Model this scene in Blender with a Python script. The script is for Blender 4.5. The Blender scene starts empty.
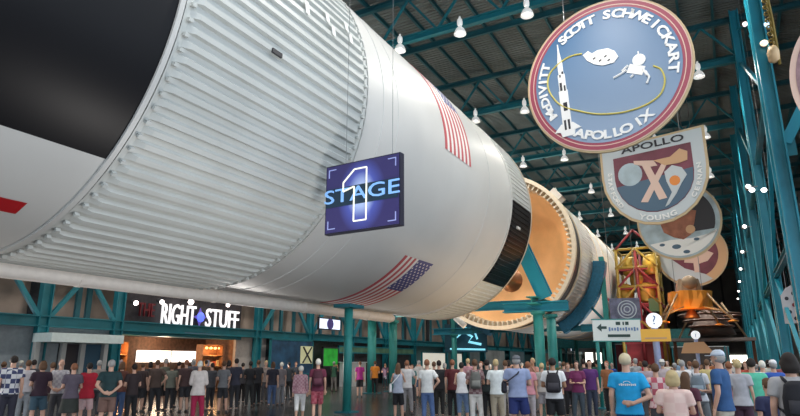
import bpy, bmesh, random
from math import *
from mathutils import Vector, Matrix, Euler, noise
random.seed(7)
S = bpy.context.scene
COL = S.collection
V = Vector
# ---------------------------------------------------------------- camera
F_PX, HZ, VPX, EYE = 590.0, 362.0, 732.0, 1.65
TH = atan((HZ-208)/F_PX)
AZ = atan((VPX-400)/(F_PX*cos(TH)+(HZ-208)*sin(TH)))
f0 = V((-sin(AZ), cos(AZ), 0)); rt = V((cos(AZ), sin(AZ), 0))
fw = f0*cos(TH)+V((0,0,sin(TH))); upv = -f0*sin(TH)+V((0,0,cos(TH)))
EYEP = V((0,0,EYE))
def hit(px, py, axis, val):
    d = (px-400)*rt+(208-py)*upv+F_PX*fw
    return EYEP+d*((val-EYEP[axis])/d[axis])
def ground(px, D):                       # point of the floor seen in column px at depth D
    L = (D+EYE*sin(TH))/cos(TH)
    q = f0*L+rt*((px-400)/F_PX*(D+1.35*sin(TH)))      # px is read at chest height
    return V((q.x, q.y, 0))
cd = bpy.data.cameras.new('camera'); cam = bpy.data.objects.new('camera', cd); COL.objects.link(cam)
cam.location = EYEP; cam.matrix_world = Matrix.Translation(EYEP) @ Matrix((rt, upv, -fw)).transposed().to_4x4()
cd.sensor_width = 36; cd.lens = F_PX/800*36; cd.clip_end = 500; S.camera = cam
# ---------------------------------------------------------------- materials
def mat(name, col, rough=.6, metal=0, em=0, var=0, scale=6, bump=0, bscale=40, coat=0, emcol=None):
    m = bpy.data.materials.new(name); m.use_nodes = True
    nt = m.node_tree; b = nt.nodes['Principled BSDF']
    b.inputs['Base Color'].default_value = (*col, 1); b.inputs['Roughness'].default_value = rough
    b.inputs['Metallic'].default_value = metal
    if coat: b.inputs['Coat Weight'].default_value = coat
    if em:
        b.inputs['Emission Color'].default_value = (*(emcol or col), 1); b.inputs['Emission Strength'].default_value = em
    if var or bump: tc = nt.nodes.new('ShaderNodeTexCoord')
    if var:
        n = nt.nodes.new('ShaderNodeTexNoise'); n.inputs['Scale'].default_value = scale; n.inputs['Detail'].default_value = 5
        nt.links.new(tc.outputs['Object'], n.inputs['Vector'])
        r = nt.nodes.new('ShaderNodeValToRGB'); r.color_ramp.elements[0].position = .3; r.color_ramp.elements[1].position = .7
        r.color_ramp.elements[0].color = (*[max(0, c*(1-var)) for c in col], 1)
        r.color_ramp.elements[1].color = (*[min(1, c*(1+var)) for c in col], 1)
        nt.links.new(n.outputs['Fac'], r.inputs['Fac']); nt.links.new(r.outputs['Color'], b.inputs['Base Color'])
    if bump:
        n2 = nt.nodes.new('ShaderNodeTexNoise'); n2.inputs['Scale'].default_value = bscale
        nt.links.new(tc.outputs['Object'], n2.inputs['Vector'])
        bp = nt.nodes.new('ShaderNodeBump'); bp.inputs['Strength'].default_value = bump
        nt.links.new(n2.outputs['Fac'], bp.inputs['Height']); nt.links.new(bp.outputs['Normal'], b.inputs['Normal'])
    return m
WHITE = mat('rocket_white', (.585,.59,.578), .46, var=.04, scale=.5)
BAND = mat('corrugated_white', (.55,.575,.56), .45, var=.05, scale=.8)
BLACK = mat('rocket_black', (.004,.0045,.007), .42)
BLACK.node_tree.nodes['Principled BSDF'].inputs['Specular IOR Level'].default_value = .22
RED = mat('paint_red', (.42,.01,.015), .5); FRED = mat('flag_red', (.50,.07,.09), .5); FWHITE = mat('flag_white', (.8,.78,.76), .5)
FBLUE = mat('flag_blue', (.04,.05,.22), .5)
TAN = mat('interstage_tan', (.82,.46,.20), .6, var=.12, scale=.7)
CREAM = mat('cream_metal', (.72,.62,.48), .5, var=.06)
DARK = mat('dark_gap', (.03,.03,.035), .6)
TUNNEL = mat('tunnel_white', (.88,.82,.76), .5, var=.05)
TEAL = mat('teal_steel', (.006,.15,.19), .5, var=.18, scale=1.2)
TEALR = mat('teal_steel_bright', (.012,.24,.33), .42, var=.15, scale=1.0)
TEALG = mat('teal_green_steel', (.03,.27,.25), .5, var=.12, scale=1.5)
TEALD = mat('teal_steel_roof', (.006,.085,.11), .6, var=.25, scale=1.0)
LAMPW = mat('lamp_white', (.8,.8,.78), .4, em=.35); GLOW = mat('lamp_glow', (1,.95,.85), .4, em=3)
STEEL = mat('steel_cable', (.25,.26,.27), .4, .8)
def text_mesh(txt, size=1, extr=.01, cx='CENTER', offset=0):
    c = bpy.data.curves.new('t', 'FONT'); c.body = txt; c.size = size; c.extrude = extr; c.align_x = cx; c.align_y = 'CENTER'
    c.offset = offset; c.resolution_u = 3
    o = bpy.data.objects.new('t', c); COL.objects.link(o)
    dg = bpy.context.evaluated_depsgraph_get(); me = bpy.data.meshes.new_from_object(o.evaluated_get(dg), depsgraph=dg)
    bpy.data.objects.remove(o); bpy.data.curves.remove(c); return me
class MB:
    def __init__(s): s.v = []; s.f = []; s.m = []
    def add(s, vs, fs, m=0):
        k = len(s.v); s.v += [tuple(a) for a in vs]; s.f += [tuple(i+k for i in f) for f in fs]; s.m += [m]*len(fs); return s
    def box(s, c, d, m=0, M=None):
        vs = [V((x*d[0]/2, y*d[1]/2, z*d[2]/2)) for x in (-1,1) for y in (-1,1) for z in (-1,1)]
        vs = [(M@a if M else a)+V(c) for a in vs]
        return s.add(vs, [(0,1,3,2),(4,6,7,5),(0,4,5,1),(2,3,7,6),(0,2,6,4),(1,5,7,3)], m)
    def beam(s, a, b, w, h=None, m=0, up=V((0,0,1))):
        a, b = V(a), V(b); h = h or w; d = b-a; L = d.length; z = d.normalized()
        if abs(z.dot(up)) > .98: up = V((0,1,0))
        x = z.cross(up).normalized(); y = x.cross(z)
        return s.box((a+b)/2, (w, h, L), m, Matrix((x, y, z)).transposed())
    def ibeam(s, a, b, w, h, m=0, up=V((0,0,1)), t=.03):
        a, b = V(a), V(b); z = (b-a).normalized()
        if abs(z.dot(up)) > .98: up = V((0,1,0))
        x = z.cross(up).normalized(); y = x.cross(z)
        s.beam(a+y*(h/2), b+y*(h/2), w, t, m, up); s.beam(a-y*(h/2), b-y*(h/2), w, t, m, up); s.beam(a, b, t, h-t, m, up); return s
    def tube(s, pts, r, n=10, m=0, cap=True):
        pts = [V(p) for p in pts]; rs = r if isinstance(r, (list, tuple)) else [r]*len(pts)
        u = None; rings = []; k = len(s.v)
        for i, p in enumerate(pts):
            d = (pts[min(i+1, len(pts)-1)]-pts[max(i-1, 0)]).normalized()
            if u is None: u = d.cross(V((0,0,1)) if abs(d.z) < .9 else V((0,1,0))).normalized()
            u = (u-d*u.dot(d)).normalized(); w = d.cross(u)
            for j in range(n):
                a = 2*pi*j/n; s.v.append(tuple(p+(u*cos(a)+w*sin(a))*rs[i]))
        for i in range(len(pts)-1):
            for j in range(n):
                s.f.append((k+i*n+j, k+i*n+(j+1)%n, k+(i+1)*n+(j+1)%n, k+(i+1)*n+j)); s.m.append(m)
        if cap:
            s.f.append(tuple(k+j for j in range(n))[::-1]); s.m.append(m)
            s.f.append(tuple(k+(len(pts)-1)*n+j for j in range(n))); s.m.append(m)
        return s
    def lathe(s, prof, c=(0,0,0), n=24, m=0, axis='z', cap=False):
        k = len(s.v); c = V(c)
        for r, z in prof:
            for j in range(n):
                a = 2*pi*j/n; x, y = r*cos(a), r*sin(a)
                p = V((x,y,z)) if axis == 'z' else (V((x,z,y)) if axis == 'y' else V((z,x,y)))
                s.v.append(tuple(c+p))
        for i in range(len(prof)-1):
            for j in range(n):
                s.f.append((k+i*n+j, k+i*n+(j+1)%n, k+(i+1)*n+(j+1)%n, k+(i+1)*n+j)); s.m.append(m)
        if cap:
            s.f.append(tuple(k+j for j in range(n))[::-1]); s.m.append(m)
            s.f.append(tuple(k+(len(prof)-1)*n+j for j in range(n))); s.m.append(m)
        return s
    def loft(s, rings, n=20, m=0):       # rings: (x, y, z, rx, ry), closed ends
        k = len(s.v)
        for x, y, z, rx, ry in rings:
            for j in range(n):
                a = 2*pi*j/n; s.v.append((x+rx*cos(a), y+ry*sin(a), z))
        for i in range(len(rings)-1):
            for j in range(n):
                s.f.append((k+i*n+j, k+i*n+(j+1)%n, k+(i+1)*n+(j+1)%n, k+(i+1)*n+j)); s.m.append(m)
        s.f.append(tuple(k+j for j in range(n))[::-1]); s.m.append(m)
        s.f.append(tuple(k+(len(rings)-1)*n+j for j in range(n))); s.m.append(m)
        return s
    def ball(s, c, r, n=14, m=0):
        r = (r,r,r) if not isinstance(r, (tuple, list)) else r; k = len(s.v); h = n//2
        for i in range(h+1):
            t = pi*(i+.02*(i == 0)-.02*(i == h))/h
            for j in range(n):
                a = 2*pi*j/n; s.v.append((c[0]+r[0]*sin(t)*cos(a), c[1]+r[1]*sin(t)*sin(a), c[2]-r[2]*cos(t)))
        for i in range(h):
            for j in range(n):
                s.f.append((k+i*n+j, k+i*n+(j+1)%n, k+(i+1)*n+(j+1)%n, k+(i+1)*n+j)); s.m.append(m)
        s.f.append(tuple(k+j for j in range(n))[::-1]); s.m.append(m); s.f.append(tuple(k+h*n+j for j in range(n))); s.m.append(m)
        return s
    def poly(s, pts, y0, y1, m=0):       # (x,z) outline with thickness along y
        n = len(pts); vs = [(x, y0, z) for x, z in pts]+[(x, y1, z) for x, z in pts]
        return s.add(vs, [tuple(range(n))[::-1], tuple(range(n, 2*n))]+[(i, (i+1)%n, n+(i+1)%n, n+i) for i in range(n)], m)
    def mesh(s, name, mats, smooth=False, fix=True):
        me = bpy.data.meshes.new(name); me.from_pydata(s.v, [], s.f)
        for a in (mats if isinstance(mats, (list, tuple)) else [mats]): me.materials.append(a)
        me.polygons.foreach_set('material_index', s.m)
        if smooth: me.polygons.foreach_set('use_smooth', [True]*len(me.polygons))
        if fix:
            bm = bmesh.new(); bm.from_mesh(me); bmesh.ops.recalc_face_normals(bm, faces=bm.faces); bm.to_mesh(me); bm.free()
        me.update(); return me
    def build(s, name, mats, parent=None, smooth=False, fix=True):
        return link(name, s.mesh(name, mats, smooth, fix), parent)
def link(name, me, parent=None, sharp=True):
    o = bpy.data.objects.new(name, me); COL.objects.link(o)
    if parent: o.parent = parent
    return o
def autosmooth(o, ang=35):
    me = o.data; me.polygons.foreach_set('use_smooth', [True]*len(me.polygons))
    bm = bmesh.new(); bm.from_mesh(me)
    for e in bm.edges:
        e.smooth = len(e.link_faces) == 2 and e.calc_face_angle(0) < radians(ang)
    bm.to_mesh(me); bm.free(); return o
def tag(o, label=None, cat=None, group=None, kind=None):
    if label: o['label'] = label
    if cat: o['category'] = cat
    if group: o['group'] = group
    if kind: o['kind'] = kind
    return o
def thing(name, label, cat, loc=(0,0,0), rz=0, group=None):
    o = bpy.data.objects.new(name, None); o.empty_display_size = .1; COL.objects.link(o); o.location = loc; o.rotation_euler = (0,0,rz)
    return tag(o, label, cat, group)
def struct(o): o['kind'] = 'structure'; return o
def copy_tree(o, parent=None):
    c = o.copy(); COL.objects.link(c); c.parent = parent
    for ch in o.children: copy_tree(ch, c)
    return c
# ---------------------------------------------------------------- the building
def floor_mat():
    m = mat('polished_floor', (.06,.052,.05), .22, var=.25, scale=.6)
    nt = m.node_tree; b = nt.nodes['Principled BSDF']; b.inputs['Specular IOR Level'].default_value = .45
    n = nt.nodes.new('ShaderNodeTexNoise'); n.inputs['Scale'].default_value = 3
    mr = nt.nodes.new('ShaderNodeMapRange'); mr.inputs['To Min'].default_value = .14; mr.inputs['To Max'].default_value = .32
    nt.links.new(n.outputs['Fac'], mr.inputs['Value']); nt.links.new(mr.outputs['Result'], b.inputs['Roughness']); return m
X0, X1, Y0, Y1, ZR = -27, 9, -22, 120, 20.2
struct(MB().box(((X0+X1)/2, (Y0+Y1)/2, -.1), (X1-X0+6, Y1-Y0+6, .2)).build('floor', floor_mat()))
def deck_mat():
    m = mat('roof_deck', (.125,.15,.152), .8, var=.35, scale=.35)
    nt = m.node_tree; b = nt.nodes['Principled BSDF']; tc = nt.nodes.new('ShaderNodeTexCoord')
    w = nt.nodes.new('ShaderNodeTexWave'); w.bands_direction = 'Y'; w.inputs['Scale'].default_value = 1.2
    nt.links.new(tc.outputs['Object'], w.inputs['Vector'])
    bp = nt.nodes.new('ShaderNodeBump'); bp.inputs['Strength'].default_value = .8; bp.inputs['Distance'].default_value = .1
    nt.links.new(w.outputs['Fac'], bp.inputs['Height']); nt.links.new(bp.outputs['Normal'], b.inputs['Normal']); return m
ceil = struct(MB().box(((X0+X1)/2, (Y0+Y1)/2, ZR+.1), (X1-X0, Y1-Y0, .2)).build('ceiling', deck_mat()))
x = X0+.8
while x < X1:
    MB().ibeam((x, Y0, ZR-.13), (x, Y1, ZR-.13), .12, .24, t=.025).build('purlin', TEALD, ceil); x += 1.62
TY = [23.4+10.1*k for k in range(-4, 10)]
for y in TY:
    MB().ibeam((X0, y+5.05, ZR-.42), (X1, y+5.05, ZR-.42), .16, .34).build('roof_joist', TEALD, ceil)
WALL = mat('wall_panel_beige', (.25,.195,.16), .8, var=.35, scale=.5)
WALLB = mat('wall_blue_grey', (.24,.28,.31), .75, var=.1)
DKW = mat('wall_dark', (.035,.035,.04), .8, var=.3)
XW = -25.0
wl = struct(MB().box((XW-2.4, (Y0+Y1)/2, ZR/2+1.6), (.2, Y1-Y0, ZR-3.2)).build('wall_left', WALL))
for k in range(26):                       # upper panel ribs of the left wall
    y = -12+k*5.05+2.4
    MB().box((XW-2.25, y, 5.5), (.1, .5, 4)).build('wall_rib', DKW, wl)
# lower wall of the left side, with the gap for the shop between Y 18.6 and 26.6
lw = []
def lowwall(y0, y1, m, z1=3.2): return MB().box((XW-.35, (y0+y1)/2, z1/2), (.2, y1-y0, z1)).build('lower_wall', m, wl)
lowwall(Y0, 14.4, WALLB); lowwall(14.4, 18.3, WALLB); lowwall(26.4, 29, mat('wall_light_grey', (.42,.38,.36), .8, var=.1))
lowwall(29, 48, DKW); lowwall(48, Y1, mat('wall_teal_dark', (.02,.07,.08), .7, var=.2))
bk = struct(MB().box(((X0+X1)/2, Y1, ZR/2), (X1-X0, .2, ZR)).build('wall_back', mat('wall_back_grey', (.14,.13,.125), .85, var=.25, scale=.4)))
MB().box((-5, Y1-.3, 7), (28, .3, .5)).build('wall_band', mat('band_grey', (.3,.29,.28), .7), bk)
for k in range(9): MB().box((X0+3+k*4, Y1-.25, 13.5), (.3, .25, 13)).build('wall_rib', DKW, bk)
wr = struct(MB().box((X1, (24+Y1)/2, ZR/2), (.2, Y1-24, ZR)).build('wall_right', mat('wall_right_grey', (.22,.21,.23), .8, var=.25, scale=.5)))
for k in range(10): MB().box((X1-.15, 26+k*10, 10), (.15, .4, 19)).build('wall_rib', TEAL, wr)
LITW = mat('daylight_glass', (1,.97,.85), .5, em=2.2)
for i, (xa, xb, za, zb) in enumerate(((-.4, 5.0, 1.5, 2.8), (-24.6, -23.2, 1.6, 3.4), (-22.6, -21.6, 1.4, 3.4))):
    w = struct(MB().box(((xa+xb)/2, Y1-.25, (za+zb)/2), (xb-xa, .1, zb-za)).build('window_%d' % (i+1), LITW))
    f = MB()
    for (a, b, c, d) in ((xa-.1, xa, za-.1, zb+.1), (xb, xb+.1, za-.1, zb+.1), (xa, xb, za-.1, za), (xa, xb, zb, zb+.1)): f.box(((a+b)/2, Y1-.3, (c+d)/2), (b-a, .2, d-c))
    f.build('window_frame', TEAL, w)
# frame of the left wall: columns, rails, diagonals
WCOL = [-6, -1, 4.2, 9.4, 14.8, 18.3, 27.9, 33.1, 38.2, 43.4, 48.5, 55.3, 60.5, 65.6, 70.7, 76, 81, 86, 91, 96, 101, 106, 111]
for y in WCOL:
    c = MB(); c.ibeam((XW, y, 0), (XW, y, 17), .30, .42, t=.05, up=V((0,1,0)))
    c.build('wall_column', TEAL, wl)
for z, h in ((3.3, .42), (8.5, .35), (13, .35)):
    MB().ibeam((XW, Y0, z), (XW, Y1-1, z), .3, h, t=.04).build('wall_rail', TEAL, wl)
for y in WCOL:
    if y < 100:
        if y != 27.9: MB().beam((XW+.05, y-.25, 3.5), (XW+.05, y-2.6, 6.6), .17).build('wall_brace', TEAL, wl)
        if y != 18.3: MB().beam((XW+.05, y+.25, 3.5), (XW+.05, y+2.6, 6.6), .17).build('wall_brace', TEAL, wl)
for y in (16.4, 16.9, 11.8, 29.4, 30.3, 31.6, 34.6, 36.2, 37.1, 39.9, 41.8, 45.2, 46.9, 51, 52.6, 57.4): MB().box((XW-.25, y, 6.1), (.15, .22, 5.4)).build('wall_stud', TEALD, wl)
# roof trusses
tr0 = thing('roof_truss', '', 'roof truss', (0, TY[0], 0))
zb_, zt_ = 17.25, 19.6
MB().ibeam((X0+.3, 0, zb_), (2.3, 0, zb_), .26, .3, t=.05).build('bottom_chord', TEAL, tr0)
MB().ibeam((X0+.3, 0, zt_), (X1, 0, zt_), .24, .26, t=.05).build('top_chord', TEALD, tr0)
nx = [2.3-1.62*k for k in range(19)]
for k in range(18):
    a = (nx[k], 0, zb_+.1) if k % 2 == 0 else (nx[k], 0, zt_-.1); b = (nx[k+1], 0, zt_-.1) if k % 2 == 0 else (nx[k+1], 0, zb_+.1)
    MB().beam(a, b, .11).build('diagonal_strut', TEAL, tr0)
ORD = ['first','second','third','fourth','fifth','sixth','seventh','eighth','ninth','tenth']
vis = [y for y in TY if y > 0]
for i, y in enumerate(TY):
    if y < 10: continue
    k = vis.index(y); t = copy_tree(tr0); t.location.y = y
    tag(t, 'teal roof truss under the dark ceiling, %s from the camera' % ORD[k] if k < 10 else 'teal steel roof truss nearest the far end wall of the hall', 'roof truss', 'roof trusses')
for ch in list(tr0.children): bpy.data.objects.remove(ch)
bpy.data.objects.remove(tr0)
# right side columns
def column(y, label):
    t = thing('steel_column', label, 'column', (2.3, y, 0), 0, 'columns of the right side')
    for s in (-1, 1): MB().ibeam((0, s*.55, .04), (0, s*.55, ZR-.4), .36, .36, t=.06, up=V((1,0,0))).build('column_flange', TEALR, t)
    for z in [1+.95*k for k in range(19)]:
        k = int((z-1)/.95); MB().beam((0, -.4 if k % 2 else .4, z), (0, .4 if k % 2 else -.4, z+.9), .08).build('lacing_bar', TEALG, t)
    MB().box((0,0,.02), (.6,1.7,.04)).build('base_plate', TEAL, t)
    return t
for k, y in enumerate([yy for yy in TY if yy > 20][:9]):
    column(y, 'tall laced teal steel column on the right, %s from the camera' % ORD[k])
    a = thing('wall_brace_frame', 'teal brace frame linking the %s and %s right columns' % (ORD[k], ORD[k+1]), 'brace', (2.3, y, 0), 0, 'brace frames of the right side')
    for z in (5.6, 11.2): MB().ibeam((0, .8, z), (0, 9.3, z), .2, .25).build('girt', TEAL, a)
    for (p, q) in (((0, .8, .4), (0, 9.3, 5.4)), ((0, .8, 11), (0, 9.3, 5.8)), ((0, .8, 11.5), (0, 9.3, 16.6))): MB().beam(p, q, .15).build('diagonal_brace', TEALR, a)
t = thing('slanted_brace', 'thick teal brace leaning up right from the nearest right column', 'brace', (2.3, 23.4, 9.0))
MB().ibeam((.25,0,0), (6.3,0,10.9), .34, .34, t=.06, up=V((0,1,0))).build('brace_member', TEALR, t); MB().box((.3,0,0), (.5,.06,.9)).build('gusset_plate', TEAL, t)
# ---------------------------------------------------------------- lamps
lp = thing('high_bay_lamp', '', 'lamp')
MB().lathe([(.02,.42),(.05,.42),(.05,.3),(.11,.28),(.13,.16),(.13,.02),(.1,-.04),(.02,-.05)], n=14).build('ballast_box', LAMPW, lp, True)
MB().lathe([(.06,-.04),(.09,-.12),(.2,-.24),(.27,-.40),(.29,-.5),(.275,-.5),(.19,-.25),(.05,-.12)], n=20).build('reflector', LAMPW, lp, True)
MB().lathe([(.001,-.32),(.08,-.34),(.09,-.42),(.001,-.46)], n=12).build('bulb', GLOW, lp, True)
MB().tube([(0,0,.38),(0,0,.5),(0,.40,.5)], .025, 6).build('hanger', STEEL, lp)
xs = [.15-3.2*k for k in range(5)]
lamp_pos = []
for k, y in enumerate([yy for yy in TY if 20 < yy < 110]):
    for j, x in enumerate(xs):
        l = copy_tree(lp); l.location = (x+.15, y-.45, 16.95); lamp_pos.append((x-.2, y, j, k))
        tag(l, 'white high bay lamp under the %s truss from the camera, %s from the right columns' % (ORD[k], ORD[j]), 'lamp', 'high bay lamps of the roof trusses')
        if j in (0, 2, 4) and y < 90:
            ld = bpy.data.lights.new('lamp_light', 'SPOT'); ld.energy = 1000 if y < 40 else 1500; ld.spot_size = radians(150); ld.spot_blend = .6; ld.shadow_soft_size = .3; ld.color = (1,.95,.86)
            lo = bpy.data.objects.new('lamp_light', ld); COL.objects.link(lo); lo.location = (x+.15, y-.45, 16.3)
for ch in list(lp.children): bpy.data.objects.remove(ch)
bpy.data.objects.remove(lp)
for y in (3.2, 13.3, 23.4, 33.5, 43.6):  # added fill spots without fixtures, brightening the left wall and the hall
    for x in (-20.5, -3.5) if y < 20 else (-20.5,):
        ld = bpy.data.lights.new('hall_fill_light', 'SPOT'); ld.energy = 1500; ld.spot_size = radians(150); ld.spot_blend = .6; ld.shadow_soft_size = .3; ld.color = (1,.95,.88)
        lo = bpy.data.objects.new('hall_fill_light', ld); COL.objects.link(lo); lo.location = (x, y, 15.3)
# added fill spots without fixtures, both sides of the rocket, turned up to its belly
for x, y, e in ((-20.5, 6, 1900), (-20.5, 22, 2100), (-4.5, -4, 850), (-5.0, 9, 500), (-19.5, 34, 1300), (-12, 33.5, 600), (-6.0, 24.5, 600), (-5.0, 46, 1300)):
    ld = bpy.data.lights.new('belly_fill_light', 'SPOT'); ld.energy = e; ld.spot_size = radians(130); ld.spot_blend = .8; ld.shadow_soft_size = .6; ld.color = (1,.95,.9) if e != 600 else (1,.72,.45)
    lo = bpy.data.objects.new('belly_fill_light', ld); COL.objects.link(lo); lo.location = (x, y, .4)
    lo.rotation_euler = (V((-12.7, y, 8.75))-V((x, y, .4))).to_track_quat('-Z', 'Y').to_euler()
fl = thing('flood_lamp', '', 'lamp')
MB().lathe([(.03,-.15),(.14,-.1),(.17,.02),(.17,.06)], n=14, axis='y', cap=True).build('lamp_housing', STEEL, fl, True)
MB().lathe([(.001,0),(.105,0)], c=(0,-.151,0), n=14, axis='y').build('lamp_lens', mat('flood_lens', (1,.97,.92), .3, em=5), fl)
MB().box((.2,.03,0), (.4,.05,.05)).build('bracket', STEEL, fl)
for k, y in enumerate([yy-.75 for yy in TY if yy > 30][:7]):
    l = copy_tree(fl); l.location = (1.75, y, 10.0)
    tag(l, 'small glowing flood lamp on the %s right column' % ORD[k+1], 'lamp', 'flood lamps up the right columns')
for ch in list(fl.children): bpy.data.objects.remove(ch)
bpy.data.objects.remove(fl)
# ---------------------------------------------------------------- rocket
CX, CZ, RR = -12.7, 8.75, 5.03
def P(th, y, r=RR): return (r*cos(radians(th)), y, r*sin(radians(th)))      # local to the rocket axis
def shell(y0, y1, mats, fn=None, n=360, ribs=0, h=.07, r=RR, steps=1, duty=.5):
    mb = MB(); st = []
    if ribs:
        for i in range(ribs):
            for a, e in ((0, 0), (duty*.2, 1), (duty*.8, 1), (duty, 0)): st.append(((i+a)/ribs*360-180, e))
    else: st = [(i/n*360-180, 0) for i in range(n)]
    ys = [y0+(y1-y0)*k/steps for k in range(steps+1)]
    if ribs: ys = [y0, y0+.12, y0+.3, y1-.3, y1-.12, y1]; en = [0,0,1,1,0,0]
    else: en = [0]*len(ys)
    for q, y in enumerate(ys):
        for a, e in st: mb.v.append(P(a, y, r+h*e*en[q]))
    N = len(st)
    for q in range(len(ys)-1):
        for j in range(N):
            mb.f.append((q*N+j, q*N+(j+1)%N, (q+1)*N+(j+1)%N, (q+1)*N+j))
            mb.m.append(fn((st[j][0]+180/N), (ys[q]+ys[q+1])/2) if fn else 0)
    return mb
def ring(y, w, h, r=RR, n=180): return MB().lathe([(r-.02, y-w/2), (r+h, y-w/2), (r+h, y+w/2), (r-.02, y+w/2)], n=n, axis='y')
def patch(a0, a1, y0, y1, r, m=0, mb=None, seg=1.0):
    mb = mb or MB(); n = max(1, int(abs(a1-a0)/seg)); k = len(mb.v)
    for i in range(n+1):
        a = a0+(a1-a0)*i/n
        for y in (y0, y1): mb.v.append(P(a, y, r)); mb.v.append(P(a, y, r-.012))
    for i in range(n):
        b = k+4*i; mb.f += [(b, b+2, b+6, b+4), (b, b+4, b+5, b+1), (b+2, b+3, b+7, b+6)]; mb.m += [m]*3
    return mb
s1 = thing('rocket_first_stage', 'huge white rocket first stage with black panel, corrugated band and flags, nearest the camera', 'rocket stage', (CX, 0, CZ))
def paint1(a, y): return 1 if a > -46.5 or a < -150 else 0
shell(-14, 6.2, [WHITE, BLACK], paint1, n=720, steps=2).build('fuel_tank', [WHITE, BLACK], s1, True)
def zig(y, r=RR+.012):          # toothed cover strip beside the ring
    return ring(y, .10, .05)
zig(6.2).build('joint_ring', WHITE, s1)
mb = shell(6.3, 12.25, None, ribs=112, h=.082, duty=.62)
for i in range(112):
    a = (i+.8)/112*360-180
    for y in (6.42, 12.1):
        M = Matrix.Rotation(-radians(a), 3, 'Y'); mb.box(P(a, y, RR+.05), (.07, .09, .07), 0, M)
mb.build('intertank', BAND, s1)
ring(12.3, .06, .03).build('joint_ring', WHITE, s1)
shell(12.3, 24.35, None, n=360, steps=6).build('oxidizer_tank', WHITE, s1, True)
for y in (13.15, 14.0, 21.6): ring(y, .04, .012).build('weld_seam', mat('weld_seam_grey', (.6,.61,.61), .5) if y < 13.5 else bpy.data.materials['weld_seam_grey'], s1)
ring(24.35, .12, .035).build('joint_ring', WHITE, s1)
def paint2(a, y): return 1 if (-46.5 < a < -1.5) or a > 88 or (-180 < a < -136) else 0
shell(24.4, 27.3, None, paint2, ribs=140, h=.035, duty=.5).build('forward_skirt', [BAND, BLACK], s1)
MB().lathe([(RR+.03, 27.26), (RR+.03, 27.4), (RR-.22, 27.4), (RR-.22, 26.5)], n=180, axis='y').build('end_frame', CREAM, s1)
MB().lathe([(RR-.25, 26.6), (4.2, 27.2), (2.6, 27.75), (1.2, 28.0), (.01, 28.05)], n=96, axis='y').build('tank_dome', WHITE, s1, True)
MB().box(P(-14, 25.5, RR+.05), (.06,.42,.12)).build('umbilical_port', WHITE, s1)
MB().tube([(P(-97,-14,RR+.19)), P(-97,23.5,RR+.19), P(-97,23.75,RR+.19)], [.2,.2,.15], 16).build('cable_tunnel', TUNNEL, s1, True)
for y in (0, 4.3, 8.6, 12.9, 17.2, 21.5): MB().lathe([(.195,-.05),(.215,-.05),(.215,.05),(.195,.05)], c=P(-97,y,RR+.19), n=16, axis='y').build('tunnel_clamp', TUNNEL, s1)
patch(-66, -62, -3, 5.55, RR+.013).build('red_letter', RED, s1)
MB().box(P(-9, 8.6, RR+.1), (.05,.3,.1)).build('vent_port', DARK, s1)
LS = mat('white_letter', (.9,.9,.9), .4)
for a0, a1, y in ((9,13,9.05),(7,11,9.45),(10,13,10.3),(7,10,10.5),(13,16,11.2),(9.5,12.5,11.32)): patch(a0, a1, y, y+.13, RR+.13).build('lettering_stroke', LS, s1)
def flag(a0, a1, y0, y1):       # a1 is the union end
    mb = MB(); r = RR+.014; h = (y1-y0)/13; au = a1-(a1-a0)*.42
    for k in range(13):
        y = y0+k*h; m = 0 if k % 2 == 0 else 1
        patch(a0, au if k >= 6 else a1, y, y+h, r, m, mb)
    patch(au, a1, y0+6*h, y1, r+.002, 2, mb)
    for i in range(9):
        for j in range(6 if i % 2 == 0 else 5):
            a = au+(a1-au)*(j+.5+(.5 if i % 2 else 0))/6.0; y = y0+6*h+(7*h)*(i+.5)/9
            mb.add([P(a-.55, y, r+.006), P(a, y+.05, r+.006), P(a+.55, y, r+.006), P(a, y-.05, r+.006)], [(0,1,2,3)], 1)
    return mb
flag(-90, -46, 17.3, 19.45).build('painted_flag', [FRED, FWHITE, FBLUE], s1, fix=False)
flag(-1, 44, 17.3, 19.6).build('painted_flag', [FRED, FWHITE, FBLUE], s1, fix=False)
# interstage ring
s3 = thing('rocket_second_stage', 'white rocket second stage with open tan and cream ring facing the first stage', 'rocket stage', (CX, 0, CZ)); s2 = s3
MB().lathe([(5.12,36.5),(5.12,36.85),(5.04,36.9),(5.04,37.05),(4.98,37.05),(4.98,36.62),(4.88,36.62),(4.88,36.5),(5.12,36.5)], n=200, axis='y').build('ring_shell', CREAM, s2)
MB().lathe([(4.99,37.0),(4.99,38.3)], n=120, axis='y').build('dark_joint', DARK, s2)
MB().lathe([(4.94,36.64),(4.94,38.14)], n=120, axis='y').build('ring_lining', mat('ring_lining_darkened', (.16,.11,.07), .6), s2)  # wall colour darkened so the gaps between the stringers read as shaded
mb = MB()
for i in range(90):
    a = i*4; M = Matrix.Rotation(-radians(a), 3, 'Y')
    mb.box(P(a, 37.42, 4.80), (.30,1.5,.09), 0, M); mb.box(P(a, 37.42, 4.62), (.07,1.5,.13), 0, M)
mb.build('inner_stringers', mat('stringer_cream', (.78,.70,.56), .5), s2)
MB().lathe([(4.92,38.15),(4.5,38.18),(4.4,38.35),(3.6,39.6),(2.2,40.3),(.01,40.5)], n=120, axis='y').build('closure_cone', TAN, s2, True)
LUG = mat('lug_white', (.66,.62,.56), .5)
for a in (40, 140, 220):
    lg = MB()
    M = Matrix.Rotation(-radians(a), 3, 'Y')
    for dy in (-.45, .45): lg.box(P(a, 37.4+dy, 5.25), (.34,.14,.8), 0, M)
    lg.box(P(a, 37.4, 5.42), (.1,1.1,.8), 0, M); lg.build('lifting_lug', LUG, s2)
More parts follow.
